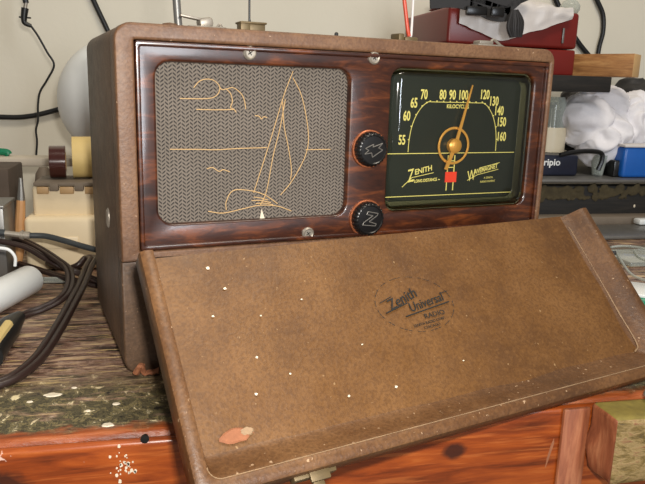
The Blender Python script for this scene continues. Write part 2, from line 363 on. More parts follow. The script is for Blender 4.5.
p = at(550, 452, Y=EY - .006); blob('bare_scratch', (p.x, EY - .0058, p.z), .0014, .014, .0004, 'orange_chip', bench, 3, Matrix.Rotation(R(12), 4, 'Y') @ FR)

# rough block at the right corner
bm = BM(); box(bm, .365, .56, EY - .042, EY - .0100, -.056, .001, .003, 2); bmesh.ops.subdivide_edges(bm, edges=bm.edges, cuts=5, use_grid_fill=True); bm.normal_update(); grid_rough(bm, .0035, 45)
bm.normal_update()
for f in bm.faces: f.material_index = 1 if f.normal.x < -.6 else (2 if f.normal.z > .7 else 0)
tag(link('wood_block', bm, ['block', 'post_wood', 'moss'], smooth=60), 'rough yellow-brown wooden block fixed at the right front edge of the bench', 'block')
p = at(631, 386, Z=.003)
bm = BM(); lathe(bm, [(0, .0065), (.003, .006), (.0052, .004), (.006, .001), (.006, 0), (0, 0)][::-1], 20, Matrix.Translation((p.x, EY - .016, .006)))
tag(link('round_nail_head', bm, 'silver'), 'dull round metal nail head on the rough block under the lid corner', 'nail')
# backboard behind the bench
BY = .60
zt = at(600, 186, Y=BY).z; zl = at(600, 222, Y=BY).z
bb = tag(empty('backboard', (0, BY, 0)), 'dark grimy upright board behind the bench, with a crust of dried foam', 'backboard'); bb.location = (0, 0, 0)
bm = BM(); box(bm, .05, 1.5, BY, BY + .03, .0005, zt, .002); link('board', bm, 'dark_plank', bb)
bm = BM(); box(bm, .05, 1.5, BY - .035, BY - .001, .0005, max(zl, .02), .004); link('ledge', bm, 'grey_grime', bb)
bm = BM()
for i in range(230):
    x = .40 + i * .0042; r = .003 + .005 * random.random(); bmesh.ops.create_icosphere(bm, subdivisions=2, radius=r, matrix=Matrix.Translation((x, BY - .001, zt - .004 - .020 * random.random() ** 1.6)) @ Matrix.Diagonal((1.2 + random.random(), .5, .8 + .6 * random.random(), 1)))
for v in bm.verts: v.co += Vector((0, 0, 1)) * .004 * noise.noise(v.co * 120)
bm = remesh(bm, .0022, 3)
for v in bm.verts: v.co += v.normal * .0022 * noise.noise(v.co * 160)
f = link('dried_foam', bm, 'foam', bb, 80); f['kind'] = 'stuff'
for px, py in ((558, 195), (634, 206), (636, 217)):
    p = at(px, py, Y=BY); bm = BM(); bmesh.ops.create_icosphere(bm, subdivisions=2, radius=.0028, matrix=Matrix.Translation((p.x, BY - .001, p.z)) @ Matrix.Diagonal((.8, .5, 1.2, 1))); link('paint_fleck', bm, 'white_spot', bb)

# ------------------------------------------------------------------ shelves at the right
zs = at(600, 179.5, Y=.58).z
bm = BM(); box(bm, .12, 1.5, .58, .98, zs - .006, zs, .0015)
tag(link('metal_shelf', bm, 'steel'), 'grey metal shelf above the dark backboard, holding the white cloth', 'shelf')
zu = at(560, 75, Y=.60).z; zul = at(560, 91, Y=.60).z; xu = at(612, 80, Y=.60).x
bm = BM(); box(bm, .25, xu, .60, .98, zul, zu, .002); 
tag(link('dark_shelf', bm, 'dark_plank'), 'thick dark wooden shelf board under the red toolbox', 'shelf')
print('shelf z', zs, zu, zul, xu)

# ------------------------------------------------------------------ the radio
TH = R(12)
radio = tag(empty('table_radio', (0, 0, 0), TH), 'old portable table radio in brown leather case with wood front panel, lid hanging open', 'radio')
W, H, D = .424, .2835, .1975
bm = curve_bm([rrect(-.002, W - .001, 0, H, .013)], D - .0195, .003, XZ); bm.transform(Matrix.Translation((0, .0195 + (D - .0195) / 2, 0)))
link('case', bm, 'case', radio)
bm = curve_bm([rrect(-.002, W - .001, .0985, H + .0004, [.013, .013, .001, .001]), rrect(.0126, .4172, .1067, .2715, .001)], .026, .0022, XZ); bm.transform(Matrix.Translation((0, .009, 0)))
link('front_frame', bm, 'frame_leather', radio)
bm = curve_bm([rrect(-.002, W - .001, 0, .0985, [0, 0, .013, .013])], .021, .0022, XZ); bm.transform(Matrix.Translation((0, .0118, 0)))
link('lower_front', bm, 'case', radio)
# wood panel with two openings and a raised rim
sp = rrect(.0285, .1975, .1275, .2565, .012); dl = rrect(.2385, .4015, .1285, .2595, .011)
bm = curve_bm([rrect(.0131, .4167, .1072, .2710, .002), sp, dl], .013, .0022, XZ); bm.transform(Matrix.Translation((0, .0052, 0)))
panel = link('front_panel', bm, 'panel_wood', radio)
bm = curve_bm([rrect(.0131, .4167, .1072, .2710, .002), rrect(.0168, .4130, .1110, .2672, .002)], .003, .0012, XZ); bm.transform(Matrix.Translation((0, -.0025, 0)))
link('raised_moulding', bm, 'panel_wood', panel)
bm = BM(); box(bm, .02, .206, .0055, .0085, .121, .262)
grille = link('speaker_grille', bm, 'cloth', radio, 0)
bm = BM()
EMB= [[(0.0486, 0.2283), (0.0709, 0.2288), (0.0789, 0.2317), (0.0814, 0.238), (0.0771, 0.243), (0.071, 0.2442), (0.0646, 0.2423), (0.0599, 0.2371)], [(0.0814, 0.238), (0.0832, 0.2363), (0.0869, 0.2368)], [(0.0869, 0.2368), (0.0928, 0.238), (0.0991, 0.2339), (0.1022, 0.2287), (0.1037, 0.2209)], [(0.0869, 0.2368), (0.0906, 0.233), (0.0921, 0.2268), (0.0906, 0.2222), (0.0936, 0.2204), (0.0954, 0.218)], [(0.0618, 0.22), (0.0788, 0.2199), (0.0936, 0.2204)], [(0.1117, 0.2157), (0.1156, 0.215), (0.1175, 0.2129), (0.1195, 0.2147), (0.1226, 0.214)], [(0.0398, 0.188), (0.0604, 0.1878), (0.0786, 0.1873), (0.0974, 0.1882), (0.1225, 0.1887)], [(0.1588, 0.1866), (0.1828, 0.1867)], [(0.07, 0.1716), (0.0748, 0.1726), (0.0785, 0.1703), (0.0811, 0.1692), (0.0842, 0.1706), (0.0898, 0.1686)], [(0.1455, 0.2531), (0.1376, 0.2331), (0.1263, 0.1965), (0.1111, 0.1501)], [(0.1389, 0.2295), (0.1341, 0.2038), (0.1285, 0.1816), (0.1229, 0.1516), (0.1171, 0.1385)], [(0.1456, 0.2477), (0.1536, 0.2334), (0.1594, 0.2114), (0.1612, 0.1926), (0.157, 0.1775), (0.1459, 0.1586), (0.1359, 0.1473)], [(0.1365, 0.2276), (0.1381, 0.2075), (0.1424, 0.189), (0.1457, 0.17), (0.145, 0.1605)], [(0.0867, 0.1361), (0.0867, 0.1435), (0.0928, 0.1526), (0.1071, 0.1522), (0.121, 0.1479), (0.1332, 0.1397)], [(0.0709, 0.1357), (0.084, 0.1336), (0.1014, 0.1365), (0.1171, 0.1389), (0.1332, 0.1374), (0.1464, 0.1325)], [(0.1111, 0.1464), (0.117, 0.1454), (0.1242, 0.1432)], [(0.1092, 0.1434), (0.1171, 0.1431), (0.1271, 0.1408)], [(0.1131, 0.1406), (0.1211, 0.1406), (0.1291, 0.1388)], [(0.1164, 0.1251), (0.1183, 0.1358), (0.1216, 0.126)]]
for pl in EMB[:-1]:
    tube(bm, [(x, .0052, z) for x, z in pl], .00036, 6, 6, up=Vector((0, 1, 0)))
link('embroidered_sailboat', bm, 'thread', grille)
bm = BM(); vs = [bm.verts.new((x, .0046, z)) for x, z in EMB[-1]]; vb = [bm.verts.new((x, .0056, z)) for x, z in EMB[-1]]
bm.faces.new(vs); bm.faces.new(vb[::-1])
for i in range(3): bm.faces.new((vs[i], vb[i], vb[(i + 1) % 3], vs[(i + 1) % 3]))
t_ = link('white_wedge', bm, 'white_spot', grille, 0)  # small flat white wedge low on the cloth
# dial
FY = .0135
bm = BM(); box(bm, .232, .408, FY, FY + .003, .122, .266); dial = link('dial_face', bm, 'dial', radio, 0); dial['label'] = 'black radio dial face with gilt numerals'
XZf = Matrix.Translation((0, FY - .0002, 0)) @ XZ
bm = BM()
for s_, x, z in (('55', .2612, .1938), ('60', .2650, .2163), ('65', .2722, .2285), ('70', .2828, .2365), ('80', .3040, .2367), ('90', .3150, .2368), ('100', .3275, .2369), ('120', .3532, .2380), ('130', .3650, .2318), ('140', .3722, .2225), ('150', .3765, .2115), ('160', .3780, .1968)):
    text_into(bm, s_, .0126, Matrix.Translation((x, 0, z)) @ XZf, sx=.62, bold=.00030)
text_into(bm, 'KILOCYCLES', .0052, Matrix.Translation((.3222, 0, .2262)) @ XZf, sx=.88, bold=.00012)
link('dial_numerals', bm, 'gilt', dial, 0)
bm = BM(); y0, y1 = FY - .0005, FY
cx = .3203
arcp = [(.2685, .1827), (.2690, .1945), (.2712, .2070), (.2757, .2180), (.2820, .2262), (.2880, .2302)]
arcp = [tuple(v) for v in spline([(x, z, 0) for x, z in arcp], 5)]
for a, b in zip(arcp, arcp[1:]):
    strip(bm, a[:2], b[:2], .0006, y0, y1); strip(bm, (2 * cx - a[0], a[1]), (2 * cx - b[0], b[1]), .0006, y0, y1)
strip(bm, (.2880, .2302), (2 * cx - .2880, .2302), .0006, y0, y1)
for i in range(9):
    x = .290 + i * .0076; bmesh.ops.create_cube(bm, size=.0012, matrix=Matrix.Translation((x, FY - .0003, .2308)) @ Matrix.Diagonal((1, .4, 1.3, 1)))
for j in (5, 10, 15, 20, 24):
    for m in (1, -1):
        a = arcp[j]; x = a[0] if m == 1 else 2 * cx - a[0]; bmesh.ops.create_cube(bm, size=.0012, matrix=Matrix.Translation((x - m * .0006, FY - .0003, a[1])) @ Matrix.Diagonal((1.3, .4, 1, 1)))
strip(bm, (.2410, .1812), (.3960, .1812), .0007, y0, y1); strip(bm, (.2410, .1398), (.3960, .1398), .0007, y0, y1)
for x in (.3150, .3228): strip(bm, (x, .1790), (x, .1440), .0010, y0, y1)
for z in (.1735, .1705, .1670): strip(bm, (.3150, z), (.3228, z), .0008, y0, y1)
link('dial_lines', bm, 'gilt', dial, 0)
bm = BM(); box(bm, .3128, .3262, FY - .0008, FY, .1522, .1626, .0002); link('red_band_marker', bm, 'red_paint', dial, 0)
# lettering: first letter tall, stepped underline
bm = BM(); RT = lambda a: Matrix.Rotation(a, 4, 'Y')
def rt(x, z, a): return Matrix.Translation((x, 0, z)) @ Matrix.Translation((0, FY - .0002, 0)) @ Matrix.Rotation(-a, 4, 'Y') @ XZ
text_into(bm, 'Z', .0175, rt(.2725, .1592, R(12)), .25, sx=.62, bold=.0001)
text_into(bm, 'ENITH', .0072, rt(.2870, .1648, R(12)), .15, sx=.98, bold=.00014)
strip(bm, (.2745, .1580), (.2990, .1622), .0006, y0, y1); strip(bm, (.2640, .1490), (.2745, .1580), .0006, y0, y1)
text_into(bm, 'LONG DISTANCE', .0042, rt(.2905, .1548, R(3)), 0, sx=.80, bold=.0001)
strip(bm, (.2745, .1545), (.2762, .1545), .0008, y0, y1); strip(bm, (.3050, .1553), (.3068, .1553), .0008, y0, y1)
link('dial_lettering', bm, 'gilt', dial, 0); bm = BM()
text_into(bm, 'W', .0150, rt(.3440, .1578, R(12)), .25, sx=.62, bold=.0001)
text_into(bm, 'AVEMAGNET', .0064, rt(.3620, .1645, R(12)), .15, sx=.78, bold=.00014)
strip(bm, (.3400, .1535), (.3520, .1590), .0006, y0, y1); strip(bm, (.3520, .1590), (.3775, .1640), .0006, y0, y1); strip(bm, (.3540, .1658), (.3785, .1708), .0005, y0, y1)
text_into(bm, 'A ZENITH', .0028, rt(.3660, .1556, R(2)), 0, sx=.9)
text_into(bm, 'RADIO PATENT', .0028, rt(.3655, .1518, R(2)), 0, sx=.95)
link('dial_lettering', bm, 'gilt', dial, 0)
bm = BM(); lv = []
for ins, y in ((-.0006, .0030), (.0006, .0042), (.0026, FY - .0012), (.0036, FY - .0002)):
    lv.append([bm.verts.new((x, y, z)) for x, z in rrect(.2390 + ins * .8, .4010 - ins, .1290 + max(ins, 0) * 1.7, .2590 - ins * 1.3, .010, 6)])
for a, b in zip(lv, lv[1:]):
    for i in range(len(a)): bm.faces.new((a[i], a[(i + 1) % len(a)], b[(i + 1) % len(a)], b[i]))
bmesh.ops.solidify(bm, geom=list(bm.faces), thickness=.0004); link('dial_surround', bm, 'olive', dial, 40)
# pointer
PV = Vector((cx - .001, .1885)); tip = Vector((.3345, .2470)); tail = Vector((.3100, .1655))
bm = BM(); vs = []
def needle_pts(w0, w1, w2):
    d = (tip - PV).normalized(); n = Vector((-d.y, d.x))
    return [tail + n * w2, tail - n * w2, PV - n * w0 * 1.2, tip - n * w1, tip + n * w1, PV + n * w0 * 1.2]
for y in (FY - .0052, FY - .0042): vs.append([bm.verts.new((p.x, y, p.y)) for p in needle_pts(.0016, .0006, .0019)])
bm.faces.new(vs[0]); bm.faces.new(vs[1][::-1])
for i in range(6): bm.faces.new((vs[0][i], vs[0][(i + 1) % 6], vs[1][(i + 1) % 6], vs[1][i]))
lathe(bm, [(.0072, -.004), (.0072, .0008), (.0055, .0022), (.003, .0028), (0, .0030)], 28, Matrix.Translation((PV.x, FY - .0045, PV.y)) @ FR)
link('dial_pointer', bm, 'brass', dial)
bm = BM(); pr = [(.0172 + .0013 * math.cos(a), .0008 * math.sin(a)) for a in [2 * math.pi * k / 8 for k in range(9)]]; pr[-1] = pr[0]
lathe(bm, pr, 48, Matrix.Translation((PV.x, FY - .0020, PV.y)) @ FR); link('pointer_ring', bm, 'brass', dial)
# bulging glass
bm = BM(); gx0, gx1, gz0, gz1 = .2395, .4005, .1295, .2585
lays = []
for k in range(9):
    a = k / 8 * math.pi / 2; ins = .010 * (1 - math.cos(a)); h = .0085 * math.sin(a)
    lays.append([bm.verts.new((x, .0040 - h, z)) for x, z in rrect(gx0 + ins, gx1 - ins, gz0 + ins, gz1 - ins, max(.011 - ins * .6, .002), 6)])
for a, b in zip(lays, lays[1:]):
    for i in range(len(a)): bm.faces.new((a[i], a[(i + 1) % len(a)], b[(i + 1) % len(a)], b[i]))
bm.faces.new(lays[-1]); g = link('dial_glass', bm, 'glass', radio, 50); g['label'] = 'clear bulging dial glass'
# knobs
Zb = [(-.0070, .0072), (.0050, .0072), (.0050, .0050), (-.0006, -.0022), (.0085, -.0030), (.0085, -.0052), (-.0060, -.0064), (-.0060, -.0040), (.0005, .0042), (-.0070, .0042)]
Zb = [(x * .88 + y * .25, y * .95) for x, y in Zb]
bolt = [(-.0085, .0000), (-.0010, .0048), (-.0014, .0022), (.0078, .0068), (.0045, .0022), (.0090, .0010), (-.0002, -.0068), (-.0016, -.0030), (-.0085, -.0050), (-.0048, -.0012)]
for kz, ang, shape in ((.1875, R(-8), bolt), (.1240, R(-12), Zb)):
    k = Matrix.Translation((.2178, -.0014, kz)) @ FR
    bm = BM(); n = 96; prof = [(.0148, 0, 0), (.0158, .0006, .0010), (.0156, .0070, .0010), (.0142, .0092, .0006), (.0128, .0098, 0), (.0120, .0090, 0), (.006, .0094, 0), (0, .0096, 0)]
    rings = []
    for r, z, rb in prof[:-1]:
        rings.append([bm.verts.new(k @ Vector(((r - (rb if (i % 4) > 1 else 0)) * math.cos(2 * math.pi * i / n), (r - (rb if (i % 4) > 1 else 0)) * math.sin(2 * math.pi * i / n), z))) for i in range(n)])
    for a, b in zip(rings, rings[1:]):
        for i in range(n): bm.faces.new((a[i], a[(i + 1) % n], b[(i + 1) % n], b[i]))
    bm.faces.new(rings[-1]); bm.faces.new(rings[0][::-1])
    kn = link('knob', bm, 'black_plastic', radio, 35)
    bm = BM(); lathe(bm, [(.0150, 0), (.0171, 0), (.0171, .0022), (.0166, .0028), (.0160, .0028), (.0150, .0022), (.0150, 0)], 40, k @ Matrix.Translation((0, 0, -.0004))); link('knob_ring', bm, 'copper', kn)
    bm = BM(); kk = k @ Matrix.Rotation(ang, 4, 'Z')
    for i in range(len(shape)):
        a = kk @ Vector((*shape[i], .0100)); b = kk @ Vector((*shape[(i + 1) % len(shape)], .0100)); tube(bm, [a, b], .00045, 5, 1, smooth=False)
    link('knob_emblem', bm, 'emboss', kn)
for sx_, sz_ in ((.1045, .2659), (.219, .2671), (.1598, .1128)):
    bm = BM(); lathe(bm, [(.0056, -.001), (.0056, .0006), (.0044, .0018), (.0034, .0012), (0, .0012)], 20, Matrix.Translation((sx_ , -.0022, sz_)) @ FR)
    s = link('screw', bm, 'silver', radio)
    bm = BM(); box(bm, -.0022, .0022, -.0004, .0004, 0, .0003, mat=Matrix.Translation((sx_, -.0032, sz_)) @ FR @ Matrix.Rotation(.6, 4, 'Z')); box(bm, -.0022, .0022, -.0004, .0004, 0, .0003, mat=Matrix.Translation((sx_, -.0032, sz_)) @ FR @ Matrix.Rotation(2.17, 4, 'Z')); link('screw_slot', bm, 'ink', s, 0)
# rivet in the left side of the case
bm = BM(); lathe(bm, [(.006, -.001), (.006, .0005), (.0045, .0018), (.002, .0008), (0, .0008)], 18, Matrix.Translation((-.0022, .070, .122)) @ Matrix.Rotation(R(-90), 4, 'Y') @ Matrix.Diagonal((1.5, 1, 1, 1))); link('side_rivet', bm, 'silver', radio)
# hardware on top of the case
TZ = H
HX = lambda b, dx=.012: b.transform(Matrix.Translation((dx, 0, 0)))
bm = BM(); box(bm, .0480, .0800, .020, .045, TZ - .0005, TZ + .0030, .001)
LT = lambda a, x, z: Matrix.Translation((x, .03, TZ + z)) @ Matrix.Rotation(R(a), 4, 'Y') @ Matrix.Translation((-x, -.03, -TZ - z))
box(bm, .0585, .0700, .024, .038, TZ + .0025, TZ + .0100, .0022, 2, LT(-9, .064, .006)); box(bm, .0430, .0620, .026, .034, TZ + .0085, TZ + .0105, .0006, 2, LT(8, .053, .009))
tube(bm, [(.074, .03, TZ + .002), (.0765, .03, TZ + .0055), (.0795, .03, TZ + .002)], .0012, 6); HX(bm); link('handle_latch', bm, 'silver', radio)
bm = BM(); box(bm, .0925, .1010, .022, .034, TZ - .0005, TZ + .0085, .001); box(bm, .1005, .1150, .024, .036, TZ - .0005, TZ + .0078, .001); box(bm, .0920, .1155, .021, .037, TZ + .0072, TZ + .0090, .0008)
HX(bm); link('strap_bracket', bm, 'dull_brass', radio)
bm = BM(); lathe(bm, [(.008, -.001), (.0078, .0015), (.0055, .0035), (0, .0045)], 18, Matrix.Translation((.0345, .028, TZ))); HX(bm); link('top_stud', bm, 'frame_leather', radio)
bm = BM(); lathe(bm, [(.0018, -.001), (.0018, .004), (.0008, .005), (0, .005)], 10, Matrix.Translation((.1800, .02, TZ))); HX(bm); link('small_peg', bm, 'black_rubber', radio)
bm = BM(); box(bm, .2440, .2500, .020, .036, TZ - .0005, TZ + .0080, .001); box(bm, .2520, .2660, .022, .034, TZ - .0005, TZ + .0055, .0012); HX(bm); link('rear_bracket', bm, 'dull_brass', radio)
bm = BM(); box(bm, .3340, .3620, .020, .038, TZ - .0005, TZ + .0035, .001); box(bm, .3370, .3540, .022, .034, TZ + .003, TZ + .0070, .0016); tube(bm, [(.352, .026, TZ + .003), (.356, .026, TZ + .0085), (.366, .026, TZ + .003), (.372, .026, TZ + .001)], .0014, 6); HX(bm); link('handle_latch', bm, 'silver', radio)

# lid, hanging open in front and resting on the bench
LO = Vector((.0236, -.0777, .1184)); ax = Vector((.9975, .0698, .0131)).normalized(); dn = Vector((.0584, -.7006, -.7111)); dn = (dn - ax * dn.dot(ax)).normalized(); nr = dn.cross(ax).normalized()
if nr.z < 0: nr = -nr
LM = basis(LO, ax, dn, nr)
lw, LL, rh, rk, rt_ = .382, .1423, .0134, .0159, .0105
def upath(off, h, rc, top=0.0):
    r = max(rc + off * .25, .001); x0, x1, yb = -max(off, rk * .95 + off * .08), lw + off, LL + off; out = []
    n = 8
    out.append((x0, top, h))
    for j in range(1, 9): out.append((x0, top + (yb - r - top) * j / 9, h))
    for i in range(n + 1): a = R(180 - 90 * i / n); out.append((x0 + r + r * math.cos(a), yb - r + r * math.sin(a), h))
    for j in range(1, 20): out.append((x0 + r + (x1 - x0 - 2 * r) * j / 20, yb, h))
    for i in range(n + 1): a = R(90 - 90 * i / n); out.append((x1 - r + r * math.cos(a), yb - r + r * math.sin(a), h))
    for j in range(8, 0, -1): out.append((x1, top + (yb - r - top) * j / 9, h))
    out.append((x1, top, h)); return out
def sweep(bm, prof, rc=.004):
    ls = [[bm.verts.new(p) for p in upath(o, h, rc)] for o, h in prof]
    for a, b in zip(ls, ls[1:]):
        for i in range(len(a) - 1): bm.faces.new((a[i], a[i + 1], b[i + 1], b[i]))
    return ls
bm = BM()
ls = sweep(bm, [(-.004, 0), (-.001, .0006), (.002, .0016), (rk * .6, rh * .55), (rk * .9, rh * .92), (rk + .001, rh + .0008), (rk + .0035, rh + .0016), (rk + .0075, rh + .0014), (rk + .0098, rh - .0002), (rk + rt_, rh - .0028), (rk + rt_, -.0015), (rk + rt_ - .0015, -.0035)])
for ring in ls:
    pass
f0 = [v for v in ls[0]]; f1 = [v for v in ls[-1]]
bm.faces.new(f1[::-1])
cap = [r[0] for r in ls]; cap2 = [r[-1] for r in ls]
bl = bm.verts.new((.004, 0, -.0035)); br_ = bm.verts.new((lw - .004, 0, -.0035))
bm.faces.new(cap + [bl]); bm.faces.new(cap2[::-1] + [br_])
bm.transform(LM)
lid = link('lid', bm, 'rim', radio, 40); lid['label'] = 'brown leather lid with a raised rim, hanging open'
# inner plate, slightly uneven
bm = BM(); nx, ny = 60, 24; g = []
for j in range(ny + 1):
    row = []
    for i in range(nx + 1):
        u = -.0155 + (lw + .0205) * i / nx; v = -.001 + (LL + .006) * j / ny
        row.append(bm.verts.new((u, v, .0010 + .0009 * noise.noise(Vector((u * 22, v * 26, 3))))))
    g.append(row)
for j in range(ny):
    for i in range(nx): bm.faces.new((g[j][i], g[j][i + 1], g[j + 1][i + 1], g[j + 1][i]))
e = bmesh.ops.extrude_face_region(bm, geom=list(bm.faces)); 
for v in [q for q in e['geom'] if isinstance(q, bmesh.types.BMVert)]: v.co.z = -.003
bm.transform(LM); link('lid_lining', bm, 'lid', lid, 50)
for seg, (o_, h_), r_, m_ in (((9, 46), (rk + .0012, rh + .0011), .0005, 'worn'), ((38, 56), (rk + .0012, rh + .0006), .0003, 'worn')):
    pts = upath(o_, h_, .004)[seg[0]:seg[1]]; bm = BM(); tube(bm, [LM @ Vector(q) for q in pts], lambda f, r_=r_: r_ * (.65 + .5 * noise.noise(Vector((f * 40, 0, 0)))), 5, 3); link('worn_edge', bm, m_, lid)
bm = BM(); tube(bm, [LM @ Vector(q) for q in ((lw + .003, .012, .0022), (lw + .0035, .07, .0024), (lw + .003, .105, .0024), (lw + .0025, LL - .006, .0030), (lw - .004, LL + .001, .0022))], lambda f: .0003 + .0008 * max(0, noise.noise(Vector((f * 9, 3, 0)))) + .0004 * f, 6, 8); link('worn_edge', bm, 'worn', lid)
# printed mark in the lid
bm = BM(); LP = LM @ Matrix.Translation((0, 0, .0022))
FL = Matrix.Diagonal((1, -1, 1, 1))
def lt(u, v, a): return LM @ Matrix.Translation((u, v, .0020)) @ Matrix.Diagonal((1, -1, 1, 1)) @ Matrix.Rotation(a, 4, 'Z')
ec = Vector((.179, .0650)); ea, eb = .0355, .0245; nn = 56
for i in range(nn):
    if i % 7 in (0, 3): continue
    a, b = 2 * math.pi * i / nn, 2 * math.pi * (i + .8) / nn; w = .0005
    q = []
    for an, k in ((a, 1), (b, 1), (b, 1 - w / .03), (a, 1 - w / .03)): q.append(bm.verts.new(LP @ Vector((ec.x + ea * k * math.cos(an) + .003 * math.sin(an), ec.y + eb * k * math.sin(an), 0))))
    bm.faces.new(q)
text_into(bm, 'Zenith', .0125, lt(.1690, .0595, R(17)), .2, sx=.92, bold=.0001)
text_into(bm, 'Universal', .0108, lt(.1895, .0655, R(9)), .2, sx=.88, bold=.0001)
for (u0, v0), (u1, v1), w in (((.1500, .0690), (.1720, .0635), .0012), ((.1660, .0745), (.2110, .0680), .0012), ((.1480, .0600), (.1600, .0560), .0008), ((.205, .060), (.214, .0585), .0008)):
    a = LP @ Vector((u0, v0, 0)); b = LP @ Vector((u1, v1, 0)); tube(bm, [a, b], w / 2, 4, 1, smooth=False)
text_into(bm, 'RADIO', .0058, lt(.1925, .0765, R(3)), 0, sx=1.15, bold=.00002)
text_into(bm, 'ZENITH RADIO CORP.', .0032, lt(.1850, .0822, R(5)), 0, sx=1.0)
text_into(bm, 'CHICAGO', .0032, lt(.1860, .0858, R(4)), 0, sx=1.1)
link('lid_mark', bm, 'ink', lid, 0)
blob('torn_patch', (0, 0, 0), .0115, .0042, .0008, 'orange_chip', lid, 5, LM @ Matrix.Translation((.009, .1335, .0020)) @ Matrix.Rotation(R(-2), 4, 'Z'))
blob('torn_patch', (0, 0, 0), .0050, .0030, .0009, 'worn', lid, 8, LM @ Matrix.Translation((.0165, .1325, .0021)))
for i, (u, v, r) in enumerate(((.058, .1010, .0007), (.038, .085, .0008), (.134, .1262, .0010), (.030, .030, .0010), (.022, .012, .0012), (.095, .125, .0008), (.085, .047, .0006), (.20, .118, .0006), (.05, .055, .0006), (.12, .09, .0006), (.03, .11, .0009), (.016, .050, .0008))):
    blob('light_speck', (0, 0, 0), r * 1.3, r, .0003, 'white_spot', lid, i, LM @ Matrix.Translation((u, v, .0019)))
# clasp on the lower rim
bm = BM(); box(bm, .036, .066, LL + rk + rt_ - .001, LL + rk + rt_ + .0025, -.001, .0075, .0008); box(bm, .046, .060, LL + rk + rt_ - .003, LL + rk + rt_ + .006, .0065, .0095, .0008); box(bm, .048, .056, LL + rk + rt_ + .002, LL + rk + rt_ + .012, .003, .0065, .001); bm.transform(LM); link('lid_clasp', bm, 'dull_brass', lid)
# hinge flap joining case and lid
bm = BM(); A0 = Vector((.0140, -.0035, .1015)); A1 = Vector((.412, -.0035, .1015)); B0 = LM @ Vector((.001, .001, -.001)); B1 = LM @ Vector((lw - .001, .001, -.001)); g = []
for j in range(7):
    f = j / 6; g.append([bm.verts.new(A0.lerp(B0, f).lerp(A1.lerp(B1, f), i / 20) + Vector((0, 0, -.003 * math.sin(math.pi * f)))) for i in range(21)])
for j in range(6):
    for i in range(20): bm.faces.new((g[j][i], g[j][i + 1], g[j + 1][i + 1], g[j + 1][i]))
bmesh.ops.solidify(bm, geom=list(bm.faces), thickness=.002); link('hinge_flap', bm, 'case', radio, 60)
# torn shred at the foot of the case
bm = BM(); tube(bm, [(.006, -.003, .003), (.010, -.006, .010), (.013, -.004, .002), (.024, -.007, .004)], lambda f: .0028 - .001 * f, 7, 5, 1.5); bmesh.ops.translate(bm, vec=(0, -.002, .001), verts=bm.verts)
for v in bm.verts: v.co += Vector((1, 1, 1)) * .0012 * noise.noise(v.co * 400)
sh = link('paper_shred', bm, 'orange_chip'); sh.rotation_euler = (0, 0, TH); tag(sh, 'crumpled orange-tan shred at the lower left front corner of the radio case', 'scrap')

# ------------------------------------------------------------------ rods and wires behind the radio top
def wire(name, pts, r, mat, label, cat, n=8, group=None, flat=1, sub=8):
    bm = BM(); tube(bm, pts, r, n, sub, flat); return tag(link(name, bm, mat, smooth=60), label, cat, group)
RM = Matrix.Rotation(TH, 4, 'Z')
wire('metal_rod', [RM @ Vector((.060, .052, H + .002)), RM @ Vector((.0575, .053, H + .03)), RM @ Vector((.047, .056, H + .26))], .0034, 'steel', 'grey metal rod standing at the left on the radio top', 'rod')
wire('thin_wire', [RM @ Vector((.115, .030, H + .0105)), RM @ Vector((.1145, .030, H + .03)), RM @ Vector((.1155, .032, H + .26))], .0009, 'black_rubber', 'thin dark wire rising from the brass bracket on the radio top', 'wire')
wire('red_lead', [RM @ Vector((.2715, .028, H + .0065)), RM @ Vector((.2680, .028, H + .02)), RM @ Vector((.258, .030, H + .08)), RM @ Vector((.242, .04, H + .22))], .0019, 'red_wire', 'red test lead rising from the bracket on the radio top', 'wire')
wire('white_lead', [RM @ Vector((.2770, .034, H + .0065)), RM @ Vector((.2775, .034, H + .03)), RM @ Vector((.280, .04, H + .22))], .0013, 'bag', 'pale thin lead beside the red one on the radio top', 'wire')

# ------------------------------------------------------------------ left: wall side
# ribbed white globe behind the case
c = at(111, 97, Y=.62); gr = 50 / FPX * ((c - CAM).dot(CM @ Vector((0, 0, -1))))
bm = BM(); prof = []
nseg = 80
for i in range(nseg + 1):
    a = math.pi * i / nseg; rr = gr * (1 + (.005 if i % 2 else 0)); prof.append((max(rr * math.sin(a) * 1.0, 1e-7 if i in (0, nseg) else 0), -rr * math.cos(a) * 1.12))
lathe(bm, prof[1:-1], 56); bm.transform(Matrix.Translation(c) @ Matrix.Rotation(R(18), 4, 'Y'))
gl_ = tag(link('globe_shade', bm, 'white_plastic', smooth=20), 'white ribbed globe shade behind the left side of the radio', 'lamp shade')
# stand for the globe
st = BM(); lathe(st, [(.045, .0005), (.045, .010), (.012, .016), (.009, .02), (.009, c.z - gr * 1.06), (.03, c.z - gr * 1.0)], 24, Matrix.Translation((c.x, c.y, 0))); link('stand', st, 'steel', gl_)
gl_.data.transform(Matrix())
